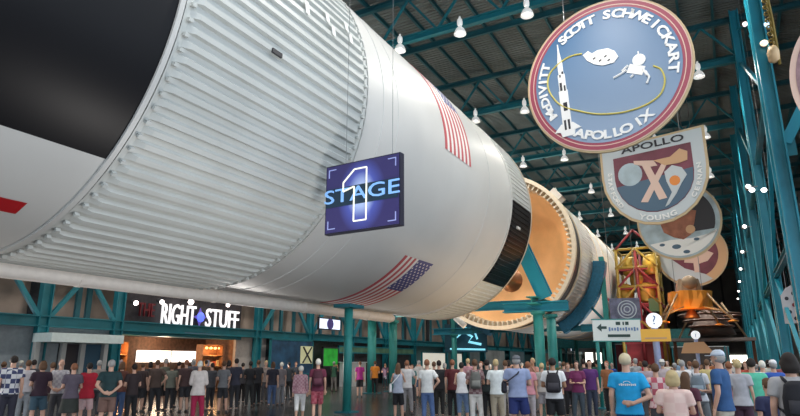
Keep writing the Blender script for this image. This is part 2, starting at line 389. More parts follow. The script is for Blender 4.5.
# bell peeking between the stages
eb = thing('engine_feed_duct', 'copper brown engine duct glimpsed between the two rocket stages', 'rocket part', (CX+2.9, 29.4, CZ-2.9))
MB().lathe([(.22,-.6),(.3,-.2),(.42,.3),(.62,1.0),(.6,1.0),(.4,.3),(.27,-.2)], n=28, axis='y').build('duct_bell', mat('copper', (.5,.2,.08), .35, .7), eb, True)
MB().tube([(0,-.5,.3),(.3,0,.6),(.1,.6,.75),(-.3,.2,.5)], .06, 8).build('duct_pipe', CREAM, eb, True)
# second stage
shell(38.3, 44.0, None, ribs=140, h=.03).build('aft_skirt', WHITE, s3)
shell(44.0, 53.0, None, n=240).build('tank_shell', WHITE, s3, True)
shell(53.0, 57.0, None, ribs=140, h=.03).build('forward_skirt', WHITE, s3)
for y in (38.35, 44, 47, 53, 57): ring(y, .14, .05).build('joint_ring', CREAM, s3)
for y in (57,): MB().lathe([(RR, y), (.01, y)], n=96, axis='y').build('end_bulkhead', CREAM, s3)
me = text_mesh('USA', 1.1, .01); me.materials.append(RED)
o = link('stage_lettering', me, s3); o.rotation_euler = (radians(90), 0, radians(90)); o.location = P(-25, 49.8, RR+.03); o.rotation_euler = (radians(90-25+0), 0, radians(90))
s4 = thing('rocket_third_stage', 'distant narrower white rocket stage with cone adapter past the second stage', 'rocket stage', (CX, 0, CZ))
MB().lathe([(5.0,58.2),(5.03,58.3),(5.0,62),(3.9,66),(3.35,68.5)], n=120, axis='y').build('cone_adapter', BAND, s4, True)
MB().lathe([(3.3,68.5),(3.3,84),(3.2,84.1),(2.0,89),(1.96,95),(.01,95.2)], n=100, axis='y').build('tank_shell', WHITE, s4, True)
for y, r in ((58.2,5.0),(62,5.0),(68.5,3.35),(76,3.3),(84,3.3)): ring(y, .15, .05, r, 100).build('joint_ring', CREAM, s4)
# ---------------------------------------------------------------- stands below the rocket
def arc_cradle(mb, y, a0, a1, r, w, d, m=0, seg=4):
    n = int((a1-a0)/seg)
    for i in range(n):
        p = V(P(a0+(a1-a0)*i/n, y, r))+V((CX,0,CZ)); q = V(P(a0+(a1-a0)*(i+1.03)/n, y, r))+V((CX,0,CZ)); mb.beam(p, q, d, w, m, up=V((0,1,0)))
    return mb
def stand(label, y, legs, xs, name='rocket_stand', legr=.24, zt=4.35, M=None):
    t = thing(name, label, 'stand', (CX, y, 0)); M = M or TEALG
    for dx in xs:
        for dy in legs:
            MB().tube([(dx, dy, .03), (dx, dy, zt-.3)], legr, 18).build('stand_leg', M, t, True)
            MB().box((dx, dy, .02), (.8,.8,.04)).build('foot_plate', TEAL, t)
            MB().lathe([(legr,-.5),(legr+.12,-.42),(legr+.12,-.3),(legr,-.3)], (dx,dy,zt), 18).build('leg_collar', M, t)
        MB().ibeam((dx-1.7, 0, zt-.1), (dx+1.5, 0, zt-.1), .5, .42, t=.06).build('cap_beam', TEALR, t)
    return t
t = stand('green teal four legged stand under the open end of the first stage', 28.7, (0, 2.4), (-4.7, 4.7))
for s in (-1, 1):
    MB().ibeam((s*4.0, -.95, 8.0), (s*5.1, .1, 4.7), .66, .5, t=.09, up=V((0,1,0))).build('cradle_arm', TEALR, t)
MB().ibeam((-4.7, 1.2, 4.5), (4.7, 1.2, 4.5), .3, .4, t=.05).build('cross_beam', TEALR, t)
for dx in (-4.7, 4.7): MB().ibeam((dx, -1, 4.5), (dx, 3.6, 4.5), .5, .3, t=.05).build('side_beam', TEALG, t)
t = stand('teal saddle stand with lattice side under the second stage', 42.2, (0,), (-5.6, 5.6), legr=.2, zt=4.0)
SB = mat('saddle_blue', (.015,.14,.24), .45, var=.15)
for a0, a1 in ((-176,-118),(-62,-4)): o = arc_cradle(MB(), 42.2, a0, a1, RR+.48, .8, .8).build('saddle_arm', SB, t); o.location = (-CX, -42.2, 0)
for s in (-1, 1):
    MB().ibeam((s*5.6, 0, 3.9), (s*5.6, 0, 8.7), .3, .3, t=.05).build('saddle_post', TEALG, t)
    MB().beam((s*5.6, 0, 6.7), (s*3.2, 0, 4.3), .16).build('saddle_strut', TEAL, t)
    MB().beam((s*5.6, 0, 4.2), (s*4.4, 0, 5.6), .16).build('saddle_strut', TEAL, t)
MB().ibeam((-5.8, 0, 3.9), (5.8, 0, 3.9), .36, .30, t=.05).build('base_beam', TEAL, t)
p = ground(347.5, 20)
t = thing('support_post', 'single teal post rising from the floor to the first stage underside', 'post', (p.x, p.y, 0))
zt = CZ-sqrt(5.13**2-(p.x-CX)**2) if abs(p.x-CX) < 5 else 3.8
MB().tube([(0,0,.03),(0,0,zt-.18)], .15, 18).build('post_shaft', TEALG, t, True); MB().box((0,0,.02),(.6,.6,.04)).build('foot_plate', TEAL, t); MB().box((0,0,zt-.17),(.7,.9,.12)).build('saddle_pad', TEAL, t)
t = stand('far teal stand holding up the third rocket stage', 70, (0,), (-2.6, 2.6), legr=.2, zt=5.4)
mb = MB(); arc_cradle(mb, 70, -165, -15, 3.3+.3, .5, .4); o = mb.build('saddle_arm', TEALR, t); o.location = (-CX, -70, 0)
# low pipe rail running below the interstage, plain white
t = thing('white_tail_fairing', 'short white tube under the gap between the rocket stages', 'rocket part', (0,0,0))
a, b = hit(455.5, 317.5, 1, 31.5), hit(465, 326, 1, 31.5)
MB().tube([a, b], .17, 14).build('tube_body', mat('tube_white', (.85,.8,.75), .4), t, True)
# ---------------------------------------------------------------- hanging banners
MAROON = mat('patch_maroon', (.34,.06,.10), .5); SKYB = None
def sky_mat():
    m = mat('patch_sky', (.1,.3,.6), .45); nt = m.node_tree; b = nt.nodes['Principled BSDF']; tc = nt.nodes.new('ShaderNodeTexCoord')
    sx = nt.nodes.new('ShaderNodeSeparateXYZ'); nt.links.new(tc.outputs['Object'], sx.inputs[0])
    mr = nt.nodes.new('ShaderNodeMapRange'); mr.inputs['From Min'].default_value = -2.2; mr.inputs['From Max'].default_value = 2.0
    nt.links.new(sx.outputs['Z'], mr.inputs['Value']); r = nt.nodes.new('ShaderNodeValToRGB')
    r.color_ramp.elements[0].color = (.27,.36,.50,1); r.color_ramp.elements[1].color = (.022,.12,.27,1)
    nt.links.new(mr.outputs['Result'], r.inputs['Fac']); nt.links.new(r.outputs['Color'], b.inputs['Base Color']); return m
SKYB = sky_mat()
GOLD = mat('patch_gold_edge', (.55,.42,.25), .5); PW = mat('patch_white', (.85,.85,.84), .5); PBK = mat('patch_black', (.02,.02,.03), .5)
PYEL = mat('patch_yellow', (.65,.55,.12), .5); PGREY = mat('patch_grey', (.52,.57,.60), .5); PPINK = mat('patch_pink', (.7,.5,.42), .5)
PDR = mat('patch_dark_red', (.16,.035,.06), .5, var=.3, scale=1); PLB = mat('patch_light_blue', (.40,.50,.56), .5, var=.25, scale=1.2); PDB = mat('patch_dark_blue', (.07,.13,.2), .5)
PBR = mat('patch_brown', (.33,.12,.07), .55, var=.3, scale=2); PTAN = mat('patch_tan', (.6,.36,.2), .5); PORG = mat('patch_orange', (.75,.25,.05), .5)
def disc(mb, r, y0, y1, c=(0,0), m=0, n=72, rx=1): return mb.poly([(c[0]+r*rx*cos(2*pi*i/n), c[1]+r*sin(2*pi*i/n)) for i in range(n)], y0, y1, m)
def hangers(t, x0, z0, w, ztop):
    for s in (-1, 1): MB().tube([(s*w, 0, z0), (s*w, 0, ztop)], .018, 6).build('hanging_cable', STEEL, t)
def arc_text(t, s, r, a0, a1, size, m, y=-.1, up=1, name='lettering'):
    # one mesh for each word, letters spread along an arc
    mb = MB(); n = len(s)
    for i, ch in enumerate(s):
        if ch == ' ': continue
        a = radians(a0+(a1-a0)*(i/(n-1) if n > 1 else 0)); me = text_mesh(ch, size, .015, offset=.032*size)
        rot = a-pi/2 if up > 0 else a+pi/2
        vs = []
        for v in me.vertices:
            x, z = v.co.x*1.3, v.co.y; vs.append((r*cos(a)+x*cos(rot)-z*sin(rot), y-v.co.z, r*sin(a)+x*sin(rot)+z*cos(rot)))
        mb.add(vs, [tuple(p.vertices) for p in me.polygons]); bpy.data.meshes.remove(me)
    return mb.build(name, m, t)
def polyline(t, pts, w, m, name, y=-.1):
    mb = MB()
    q = []
    for i in range(len(pts)-1):                         # Catmull-Rom smoothing
        p0, p1, p2, p3 = [V(pts[max(0, min(len(pts)-1, i+k))]) for k in (-1, 0, 1, 2)]
        for s in range(6):
            u = s/6; q.append(.5*((2*p1)+(p2-p0)*u+(2*p0-5*p1+4*p2-p3)*u*u+(3*p1-p0-3*p2+p3)*u**3))
    q.append(V(pts[-1])); mb.tube([(p.x, y, p.y) for p in q], w, 6); return mb.build(name, m, t)
def L1(px, py): return ((px-611)/85*2.58, (75-py)/77.5*2.58)
t = thing('mission_patch_banner', 'big round blue patch banner with white rocket and maroon rim, closest to the camera', 'banner', (-2.42, 18.0, 10.42), radians(-6)); t.scale = (.965,1,.965)
disc(MB(), 2.66, -.05, .05).build('rim', GOLD, t); disc(MB(), 2.60, -.07, .045).build('outer_band', PPINK, t)
disc(MB(), 2.57, -.075, .04).build('maroon_band', MAROON, t)
mb = MB().lathe([(2.42,-.078),(2.45,-.078)], n=72, axis='y'); mb.build('thin_ring', PPINK, t)
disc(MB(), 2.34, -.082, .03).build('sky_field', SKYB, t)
arc_text(t, 'SCOTT', 2.06, 128, 98, .42, PW); arc_text(t, 'SCHWEICKART', 2.08, 83, -11, .42, PW)
arc_text(t, 'McDIVITT', 2.08, 208, 158, .40, PW); arc_text(t, 'APOLLO', 2.10, 243, 284, .40, PW, up=-1); arc_text(t, 'IX', 2.10, 295, 303, .40, PW, up=-1)
mb = MB()
def rect(mb, c, w, h, ang=0, y=(-.10,-.08), m=0):
    ca, sa = cos(ang), sin(ang); mb.poly([(c[0]+x*ca-z*sa, c[1]+x*sa+z*ca) for x, z in ((-w/2,-h/2),(w/2,-h/2),(w/2,h/2),(-w/2,h/2))], y[0], y[1], m); return mb
A = -radians(87)+pi/2; A = radians(2.5)
bx_, bz_ = L1(567, 122); 
def R1(u, v): return (bx_+u*cos(A)-v*sin(A), bz_+u*sin(A)+v*cos(A))
for w, a, b in ((.30,0,1.35),(.24,1.35,1.95),(.17,1.95,2.35)): mb.poly([R1(-w/2,a),R1(w/2,a),R1(w/2,b),R1(-w/2,b)], -.11, -.08)
mb.poly([R1(-.085,2.35),R1(.085,2.35),R1(.03,2.8),R1(.015,3.1),R1(-.015,3.1),R1(-.03,2.8)], -.11, -.08)
mb.poly([R1(-.45,-.1),R1(-.2,.15),R1(.2,.15),R1(.45,-.1),R1(.25,-.12),R1(.2,-.3),R1(-.2,-.3),R1(-.25,-.12)], -.109, -.08)
mb.build('rocket_emblem', PW, t)
mb = MB()
for u, v, w, h in ((-.06,.1,.07,.35),(.07,.1,.07,.35),(0,.75,.1,.3),(.06,.75,.05,.3),(-.05,1.5,.08,.3),(.07,1.42,.06,.2),(.05,2.0,.06,.1),(-.04,1.9,.05,.1)):
    mb.poly([R1(u-w/2,v-h/2),R1(u+w/2,v-h/2),R1(u+w/2,v+h/2),R1(u-w/2,v+h/2)], -.115, -.1)
mb.build('emblem_markings', PBK, t)
polyline(t, [L1(*p) for p in ((589,47),(578,46),(566,49),(552,58),(548,72),(553,86),(563,98),(580,107),(600,115),(625,119),(648,117),(663,110),(669,98),(667,86),(660,80))], .028, PYEL, 'orbit_line', -.095)
mb = MB(); mb.poly([L1(*p) for p in ((590,49),(596,46),(600,50),(606,48),(617,49),(624,54),(627,61),(622,66),(610,66),(601,62),(594,56))], -.11, -.08); mb.build('command_ship_emblem', PW, t)
mb = MB()
for p in ((602,56),(608,60),(614,57),(617,62)): rect(mb, L1(*p), .09, .05, .5, (-.118,-.1))
mb.build('ship_windows', PBK, t)
mb = MB(); disc(mb, .2, -.11, -.08, L1(647,70), n=16); rect(mb, L1(643,79), .5, .3, -.45); rect(mb, L1(647,64), .04, .2)
for pts in (((634,77),(627,80),(620,82)),((636,73),(629,77)),((652,83),(655,90),(652,96)),((650,80),(653,88)),((640,84),(637,86))): mb.tube([(L1(*p)[0], -.1, L1(*p)[1]) for p in pts], .035, 6)
mb.build('lander_emblem', PW, t); hangers(t, 0, 2.2, 1.2, 8.9)
# shield patch
def shield(w, top_l, top_r, bot):
    pts = [(-w, top_l), (0, (top_l+top_r)/2-.1), (w, top_r), (w, .2)]
    for i in range(1, 12): a = -pi*i/12; pts.append((w*cos(a)**1 if True else 0, .2+bot*sin(a)))
    pts.append((-w, .2)); return pts
t = thing('mission_patch_banner', 'grey shield shaped mission patch banner with pale crossed letter and gold edge', 'banner', (-2.28, 30.3, 10.5), radians(-4)); t.scale = (.93,1,.96)
def L2(px, py): return ((px-656)/53*2.6, (176-py)/52*2.6)
MB().poly(shield(2.65, 2.1, 2.25, 2.75), -.05, .05).build('rim', GOLD, t); MB().poly(shield(2.52, 2.0, 2.12, 2.62), -.07, .04).build('border', PGREY, t)
inner = [(-1.95,1.25),(1.95,1.45),(1.95,0)]+[(1.95*cos(-pi*i/12), 1.9*sin(-pi*i/12)) for i in range(1,12)]+[(-1.95,0)]
MB().poly(inner, -.085, .03).build('night_field', PDR, t)
MB().poly([(-1.9,-.35)]+[(1.92,.15)]+[(1.92*cos(-pi*i/12), 1.86*sin(-pi*i/12)) for i in range(1,12)], -.092, .0).build('moon_field', PDB, t)
mb = MB(); disc(mb, .62, -.1, -.08, (-1.15,.25), n=20); mb.build('earth_emblem', PLB, t)
mb = MB(); mb.poly([(-.9,.95),(.1,.8),(.25,.5),(-.1,.5),(.55,-1.25),(.15,-1.3),(-.5,.62),(-.9,.75)], -.115, -.08); mb.poly([(.75,.55),(.45,.55),(-.75,-1.3),(-.4,-1.35)], -.112, -.08); mb.build('crossed_letter', PPINK, t)
mb = MB(); mb.poly([(.1,.8),(.9,.85),(1.4,1.2),(1.75,1.0),(1.7,.55),(1.3,.45),(.6,.45)], -.12, -.08); mb.build('command_ship_emblem', PTAN, t)
mb = MB(); mb.poly([(.55,.1),(.95,.4),(1.4,.2),(1.6,-.2),(1.3,-.6),(1.0,-1.1),(.6,-1.6),(.4,-1.7),(.8,-1.0),(.6,-.4)], -.12, -.08); mb.build('lander_emblem', PGREY, t)
mb = MB(); disc(mb, .26, -.13, -.1, (1.0,-.42), n=14); mb.build('lander_glow', PORG, t)
me = text_mesh('APOLLO', .62, .015, offset=.01); me.materials.append(PBK); o = link('lettering', me, t); o.rotation_euler = (radians(90), radians(-3), 0); o.location = (.1,-.09,1.68); o.scale = (1.35, .8, 1)
arc_text(t, 'STAFFORD', 2.22, 170, 217, .3, PW, up=-1); arc_text(t, 'YOUNG', 2.22, 250, 290, .36, PW, up=-1); arc_text(t, 'CERNAN', 2.22, 325, 365, .3, PW, up=-1)
hangers(t, 0, 2.0, 1.5, 8.9)
t = thing('mission_patch_banner', 'round patch banner with brown emblem above white cratered ground, third hanging patch', 'banner', (-2.0, 42.4, 10.75), radians(-3)); t.scale = (.95,1,.97)
disc(MB(), 2.72, -.05, .05).build('rim', GOLD, t); disc(MB(), 2.58, -.07, .04).build('field', PLB, t)
MB().poly([(2.3*cos(radians(a)), 2.3*sin(radians(a))) for a in range(-20, 81, 8)]+[(.4,-.9)], -.08, -.05).build('night_field', PBK, t)
MB().poly([(-2.0,-1.5),(-.6,-1.3),(.8,-1.3),(2.3,-1.0)]+[(2.45*cos(radians(a)), 2.45*sin(radians(a))) for a in range(-20,-140,-8)], -.09, -.05).build('moon_field', PW, t)
mb = MB(); mb.poly([(x+.1,z-.45) for x,z in ((-1.3,.4),(-.9,.9),(-.2,.6),(.4,1.2),(1.1,1.0),(.9,.2),(.6,-.6),(.1,-.9),(-.5,-.7),(-1.1,-.3))], -.11, -.08); mb.build('brown_emblem', PBR, t)
mb = MB(); disc(mb, .3, -.12, -.09, (.7,-.7), n=14); disc(mb, .2, -.12, -.09, (-.2,.35), n=12, rx=1.5); mb.build('pale_emblem', PTAN, t)
mb = MB(); [disc(mb, r, -.1, -.085, c, n=14, rx=1.8) for r, c in ((.16,(-.3,-1.8)),(.1,(1.0,-1.4)),(.12,(.3,-2.2)),(.1,(-1.2,-1.6)))]; mb.build('crater_marks', PDB, t)
hangers(t, 0, 2.2, 1.5, 8.6)
t = thing('mission_patch_banner', 'round patch banner with tan ring and dark centre, lowest and farthest hanging patch', 'banner', (-1.85, 52.6, 10.1), radians(-3)); t.scale = (.95,1,.95)
disc(MB(), 2.78, -.05, .05).build('rim', GOLD, t); disc(MB(), 2.68, -.07, .04).build('tan_ring', PTAN, t); disc(MB(), 2.05, -.08, .03).build('dark_field', PDR, t)
MB().poly([(-2.6,.2),(-1.6,-.3),(-.6,-1.2),(.9,-1.8),(1.4,-2.2)]+[(2.6*cos(radians(a)), 2.6*sin(radians(a))) for a in range(-65,-180,-8)], -.09, -.05).build('moon_field', PGREY, t)
mb = MB(); mb.poly([(-.5,-.1),(.2,.5),(1.0,.3),(1.7,-.1),(1.2,-.7),(.5,-.9),(.45,-1.6),(.1,-1.6),(.1,-.8),(-.6,-.7)], -.11, -.08); mb.build('ship_emblem', PPINK, t)
hangers(t, 0, 2.2, 1.5, 9.3)
t = thing('mission_patch_banner', 'pale round banner mostly cut off by the right picture edge', 'banner', (4.95, 18.2, 9.1), radians(-6))
disc(MB(), 2.6, -.05, .05).build('rim', PPINK, t); disc(MB(), 2.45, -.07, .04).build('field', mat('patch_mauve', (.3,.18,.2), .5, var=.2), t); hangers(t, 0, 2.2, 1.2, 10)
# ---------------------------------------------------------------- STAGE 1 sign
p0, p1 = hit(326,165,1,10.9), hit(402,155,1,10.9); pb = hit(403,227,1,10.9)
sw, sh = p1.x-p0.x, (p1.z-pb.z+hit(326,165,1,10.9).z-hit(327,233,1,10.9).z)/2; sc_ = V(((p0.x+p1.x)/2, 10.9, (p0.z+p1.z+pb.z+hit(327,233,1,10.9).z)/4))
def sign_mat():
    m = mat('sign_face', (.02,.02,.10), .35); nt = m.node_tree; b = nt.nodes['Principled BSDF']; tc = nt.nodes.new('ShaderNodeTexCoord')
    mp = nt.nodes.new('ShaderNodeMapping'); mp.inputs['Scale'].default_value = (1.35, 1, 1.0); nt.links.new(tc.outputs['Object'], mp.inputs['Vector'])
    g = nt.nodes.new('ShaderNodeTexGradient'); g.gradient_type = 'SPHERICAL'; nt.links.new(mp.outputs['Vector'], g.inputs['Vector'])
    r = nt.nodes.new('ShaderNodeValToRGB'); r.color_ramp.elements[0].position = .1; r.color_ramp.elements[0].color = (.03,.025,.11,1); r.color_ramp.elements[1].position = .95; r.color_ramp.elements[1].color = (.55,.7,.95,1)
    e = r.color_ramp.elements.new(.45); e.color = (.06,.08,.35,1)
    nt.links.new(g.outputs['Fac'], r.inputs['Fac']); nt.links.new(r.outputs['Color'], b.inputs['Base Color'])
    nt.links.new(r.outputs['Color'], b.inputs['Emission Color']); b.inputs['Emission Strength'].default_value = .35; return m
t = thing('stage_sign', 'hanging square blue sign reading STAGE 1 in front of the first stage', 'sign', sc_, radians(-3))
MB().box((0,.06,0), (sw, .16, sh)).build('sign_case', mat('sign_case', (.02,.02,.04), .4), t)
MB().box((0,-.025,0), (sw-.06, .02, sh-.06)).build('sign_face', sign_mat(), t)
MB().box((0,-.04,.02), (sw-.08, .015, sh*.27)).build('centre_band', mat('sign_band', (.012,.04,.075), .4), t)
me = text_mesh('STAGE', .60, .012); k_ = (max(v.co.x for v in me.vertices)-min(v.co.x for v in me.vertices)); me.materials.append(mat('sign_letters', (.22,.45,.85), .4, em=.35)); o = link('sign_lettering', me, t); o.rotation_euler = (radians(90),0,0); o.location = (0,-.06,.03); o.scale = (sw*1.0/k_, .78, 1)
mb = MB(); z_ = sh*.37; pts = [(-.08*sw,-z_),(.085*sw,-z_),(.085*sw,z_),(-.08*sw,z_),(-.23*sw,z_*.55),(-.23*sw,.2*z_),(-.08*sw,.33*z_)]
for i in range(7): a, b = pts[i], pts[(i+1)%7]; mb.beam((a[0],-.085,a[1]), (b[0],-.085,b[1]), .024, .03)
mb.build('numeral_outline', mat('numeral_white', (.95,.95,.8), .4, em=.4), t)
mb = MB()
for sx in (-1,1):
    for sz in (-1,1): mb.box((sx*sw*.40,-.045,sz*sh*.43),(.2,.015,.02)); mb.box((sx*(sw*.40+.1),-.045,sz*(sh*.43-.09)),(.02,.015,.2))
mb.build('corner_marks', mat('sign_marks', (.3,.35,.65), .4, em=.3), t)
for s in (-.28, .42): MB().tube([(s*sw*.9,.06,sh/2),(s*sw*.9,.06,ZR-.45-sc_.z)], .007, 6).build('hanging_cable', STEEL, t)
# ---------------------------------------------------------------- shop on the left wall
XS = XW-.2
t = thing('gift_shop', 'lit shop front under a white letter sign on the left wall', 'shop', (XW, 22.6, 0))
def wy(y): return y-22.6
MB().box((-.35, 0, 4.55), (.3, 8.0, 2.3)).build('fascia', mat('fascia_dark', (.02,.018,.025), .5, var=.4), t)
MB().box((-.3, 0, 3.05), (.5, 8.0, .3)).build('fascia_rail', TEAL, t)
MB().box((-2.9, 0, 1.5), (.1, 8.0, 3.0)).build('back_wall', mat('shop_back', (.10,.05,.03), .8, var=.4), t)
MB().box((-1.6, 0, 3.0), (2.6, 8.0, .08)).build('shop_ceiling', DKW, t)
for s in (-1, 1): MB().box((-1.6, s*4.0, 1.5), (2.6, .1, 3.0)).build('shop_side_wall', mat('shop_side', (.25,.12,.06), .7, var=.3) if s < 0 else bpy.data.materials['shop_side'], t)
BRP = mat('shop_panel_white', (1,.93,.85), .5, em=1.2)
for a, b in ((-.9,1.35), (1.45,3.9)): MB().box((-2.78, (a+b)/2, 1.95), (.05, b-a, .62)).build('lit_panel', BRP, t)
ld = bpy.data.lights.new('shop_fill_light', 'POINT'); ld.energy = 120; ld.color = (1,.7,.45); ld.shadow_soft_size = .3; lo = bpy.data.objects.new('shop_fill', ld); COL.objects.link(lo); lo.location = (XW-1.6, 22.4, 2.6)  # added warm fill without a fixture, brightens the shop's back wall
WOOD = mat('shop_wood', (.30,.13,.05), .6, var=.3); WG = mat('shop_warm_glow', (1,.5,.16), .5, em=2.6)
for yc, w in ((-3.4,.8), (2.55,1.5)):
    u = thing('display_shelf', 'warm lit wooden display shelf at the %s side of the shop' % ('left' if yc < 0 else 'right'), 'shelf', (XW-1.0, 22.6+yc, 0))
    MB().box((-.25,0,1.3),(.06,w,2.6)).build('shelf_back', WOOD, u)
    for s in (-1,1): MB().box((0,s*w/2,1.3),(.5,.06,2.6)).build('side_panel', WOOD, u)
    for z in (.1,.75,1.4,2.0,2.58): MB().box((0,0,z),(.5,w,.05)).build('shelf_board', WOOD, u)
    for k in range(int(w/.3)): MB().ball((-.05,-w/2+.2+k*.33,2.42),(.09,.09,.07),10).build('shelf_light', WG, u)
    for z in (.78,1.43):
        for k in range(int(w/.24)):
            b = MB().box((0,-w/2+.15+k*.24,z+.12),(.16,.15,.2+.1*((k*7)%3))).build('boxed_item', mat('item%d' % (k%4), [(.5,.1,.05),(.6,.45,.2),(.1,.15,.3),(.55,.5,.45)][k%4], .6), u)
    ld = bpy.data.lights.new('shelf_light', 'POINT'); ld.energy = 35; ld.color = (1,.55,.25); ld.shadow_soft_size = .1; lo = bpy.data.objects.new('shelf_lamp', ld); COL.objects.link(lo); lo.location = (XW-.5, 22.6+yc, 2.2)
def wall_text(txt, ya, yb, z, h, m, name, x=XW+.0, par=None, sl=0):
    me = text_mesh(txt, 1, .05, 'LEFT', offset=.0); w = max(v.co.x for v in me.vertices)-min(v.co.x for v in me.vertices); mn = min(v.co.x for v in me.vertices)
    hh = max(v.co.y for v in me.vertices)-min(v.co.y for v in me.vertices)
    for v in me.vertices: v.co.x = (v.co.x-mn)*(yb-ya)/w; v.co.y *= h/hh
    me.materials.append(m); o = link(name, me, par); o.rotation_euler = (radians(90),0,radians(90)); o.location = (x, ya, z); return o
LETW = mat('sign_letter_white', (.85,.83,.84), .5, em=.7)
sg = thing('shop_sign', 'white channel letter sign with a blue globe over the shop on the left wall', 'sign', (XW, 22.6, 4.0))
wall_text('RIGHT', wy(20.75), wy(22.95), -.03, 1.05, LETW, 'sign_lettering', .0, sg); wall_text('STUFF', wy(23.7), wy(26.2), -.05, 1.0, LETW, 'sign_lettering', .0, sg)
wall_text('THE', wy(19.3), wy(20.3), .1, .65, mat('sign_dim_red', (.12,.006,.012), .5, em=.06), 'dim_red_lettering', .0, sg)
MB().ball((.0,wy(23.33),0),(.06,.27,.27),18).build('globe_emblem', mat('globe_blue', (.08,.12,.7), .4, em=1.2), sg, True)
MB().poly([(0,.5),(.18,.1),(.5,0),(.18,-.1),(0,-.5),(-.18,-.1),(-.5,0),(-.18,.1)], -.02, .02).build('globe_star', mat('star_violet', (.12,.08,.35), .4, em=.5), sg).matrix_local = Matrix.Translation((-.07, wy(23.33), 0)) @ Matrix.Rotation(radians(90), 4, 'Z')
wall_text('2001', wy(22.3), wy(24.6), -.9, .22, mat('small_sign_grey', (.25,.25,.35), .5, em=.1), 'x', .0, sg) if False else None
MB().loft([(0,0,-.02,.05,1.15),(0,0,.02,.05,1.15)], 20).build('oval_plaque', mat('plaque_grey', (.16,.17,.26), .5), sg).location = (.0, .75, -.88)
for k, (px, py) in enumerate(((136,303),(162,302),(191,302),(228,305))):
    p = hit(px, py, 0, XW+.35)
    u = thing('spot_lamp', 'small bright spot lamp above the shop sign, %s from the left' % ORD[k], 'lamp', p, 0, 'spot lamps above the shop sign')
    MB().ball((0,0,0), .11+.04*(k == 2), 12).build('lamp_lens', mat('spot_lens', (1,.85,.8), .4, em=6) if k == 0 else bpy.data.materials['spot_lens'], u, True)
    MB().tube([(-.04,0,0),(-.3,0,.1),(-.33,0,.1)], [.12,.1,.03], 12).build('lamp_housing', DKW, u)
# booth with white canopy
t = thing('entrance_booth', 'small booth with pale canopy and dark doorway at the left wall', 'booth', (XW, 16.2, 0))
MB().box((.55, 0, 2.62), (1.3, 3.3, .36)).build('canopy', mat('canopy_pale', (.72,.84,.84), .5, var=.05), t)
for y in (-1.55, -.42, .45, 1.55): MB().box((.1, y, 1.23), (.2, .2, 2.42)).build('booth_post', mat('post_pale', (.45,.47,.47), .6) if y < -1 else bpy.data.materials['post_pale'], t)
MB().box((0, 0, 1.2), (.06, .9, 2.4)).build('dark_door', PBK, t); MB().box((0, 1.0, 1.2), (.06, .8, 2.4)).build('blue_panel', mat('panel_blue', (.02,.09,.16), .5), t)
MB().box((0, -1.0, 1.2), (.06, .8, 2.4)).build('grey_panel', WALLB, t)
# posters, screens and counters along the left wall
def wallbox(name, label, cat, y0, y1, z0, z1, m, x=XW+.45, d=.1, frame=TEAL):
    t = thing(name, label, cat, (x, (y0+y1)/2, z0)); MB().box((0,0,(z1-z0)/2),(d,y1-y0,z1-z0)).build('display_face', m, t)
    mb = MB()
    for a, b, c, e in ((-1,0,.06,1),(1,0,.06,1)): mb.box((.01,a*(y1-y0)/2,(z1-z0)/2),(d+.04,.08,z1-z0+.1))
    for z in (0, z1-z0): mb.box((.01,0,z),(d+.04,y1-y0+.08,.08))
    mb.build('display_frame', frame, t); return t
t = wallbox('wall_display', 'dark blue exhibit display with a yellowish cross shape by the left wall', 'display', 28.6, 32.8, .9, 3.0, mat('display_blue', (.015,.06,.12), .5, var=.6, scale=1.5, em=.1))
mb = MB(); mb.beam((.09,1.0,.7),(.09,1.9,1.7),.14,.05); mb.beam((.11,1.9,.7),(.11,1.0,1.7),.14,.05); mb.build('cross_shape', PBK, t); MB().box((.06,1.45,1.2),(.04,1.3,1.1)).build('yellow_square', mat('dull_yellow', (.5,.5,.3), .5, em=.3), t)
wallbox('video_screen', 'bright green lit video screen beyond the left wall display', 'screen', 34.0, 35.8, 1.35, 2.6, mat('screen_green', (.02,.30,.03), .5, em=.3, var=.5, scale=2), frame=DARK)
wallbox('menu_board', 'faint pale green lit menu board across the snack area wall', 'board', 35.9, 47.5, 2.3, 2.75, mat('board_green', (.06,.13,.08), .5, em=.12, var=.6, scale=1.2), frame=TEAL)
t = thing('serving_counter', 'white serving counter block by the green screen', 'counter', (XW+1.2, 36.7, 0)); MB().box((0,0,.8),(.8,2.2,1.6)).build('counter_body', mat('counter_white', (.5,.52,.52), .5), t); MB().box((0,0,1.63),(.95,2.3,.06)).build('counter_top', PGREY, t)
t = thing('serving_counter', 'long grey white counter in front of the snack area', 'counter', (XW+3.0, 42.5, 0)); MB().box((0,0,.55),(.7,4.6,1.1)).build('counter_body', bpy.data.materials['counter_white'], t); MB().box((0,0,1.13),(.85,4.8,.06)).build('counter_top', PGREY, t)
t = wallbox('lit_sign', 'small bright white and blue lit sign high on the left wall frame', 'sign', 33.4, 36.0, 3.85, 4.6, mat('sign_white_lit', (.7,.78,.9), .5, em=.8), frame=DARK); disc(MB(), .36, -.12, -.05, (0,.38), n=20).build('sign_emblem', mat('emblem_violet', (.08,.06,.25), .5), t).rotation_euler = (0,0,radians(90))
wallbox('wall_poster', 'wide white lit poster on the far left wall', 'poster', 49.2, 54.2, .9, 2.5, mat('poster_white', (.75,.72,.62), .5, em=.45, var=.2, scale=.5))
wallbox('wall_poster', 'narrow white lit poster right of the wide poster', 'poster', 55.8, 58.4, .9, 2.5, bpy.data.materials['poster_white'])
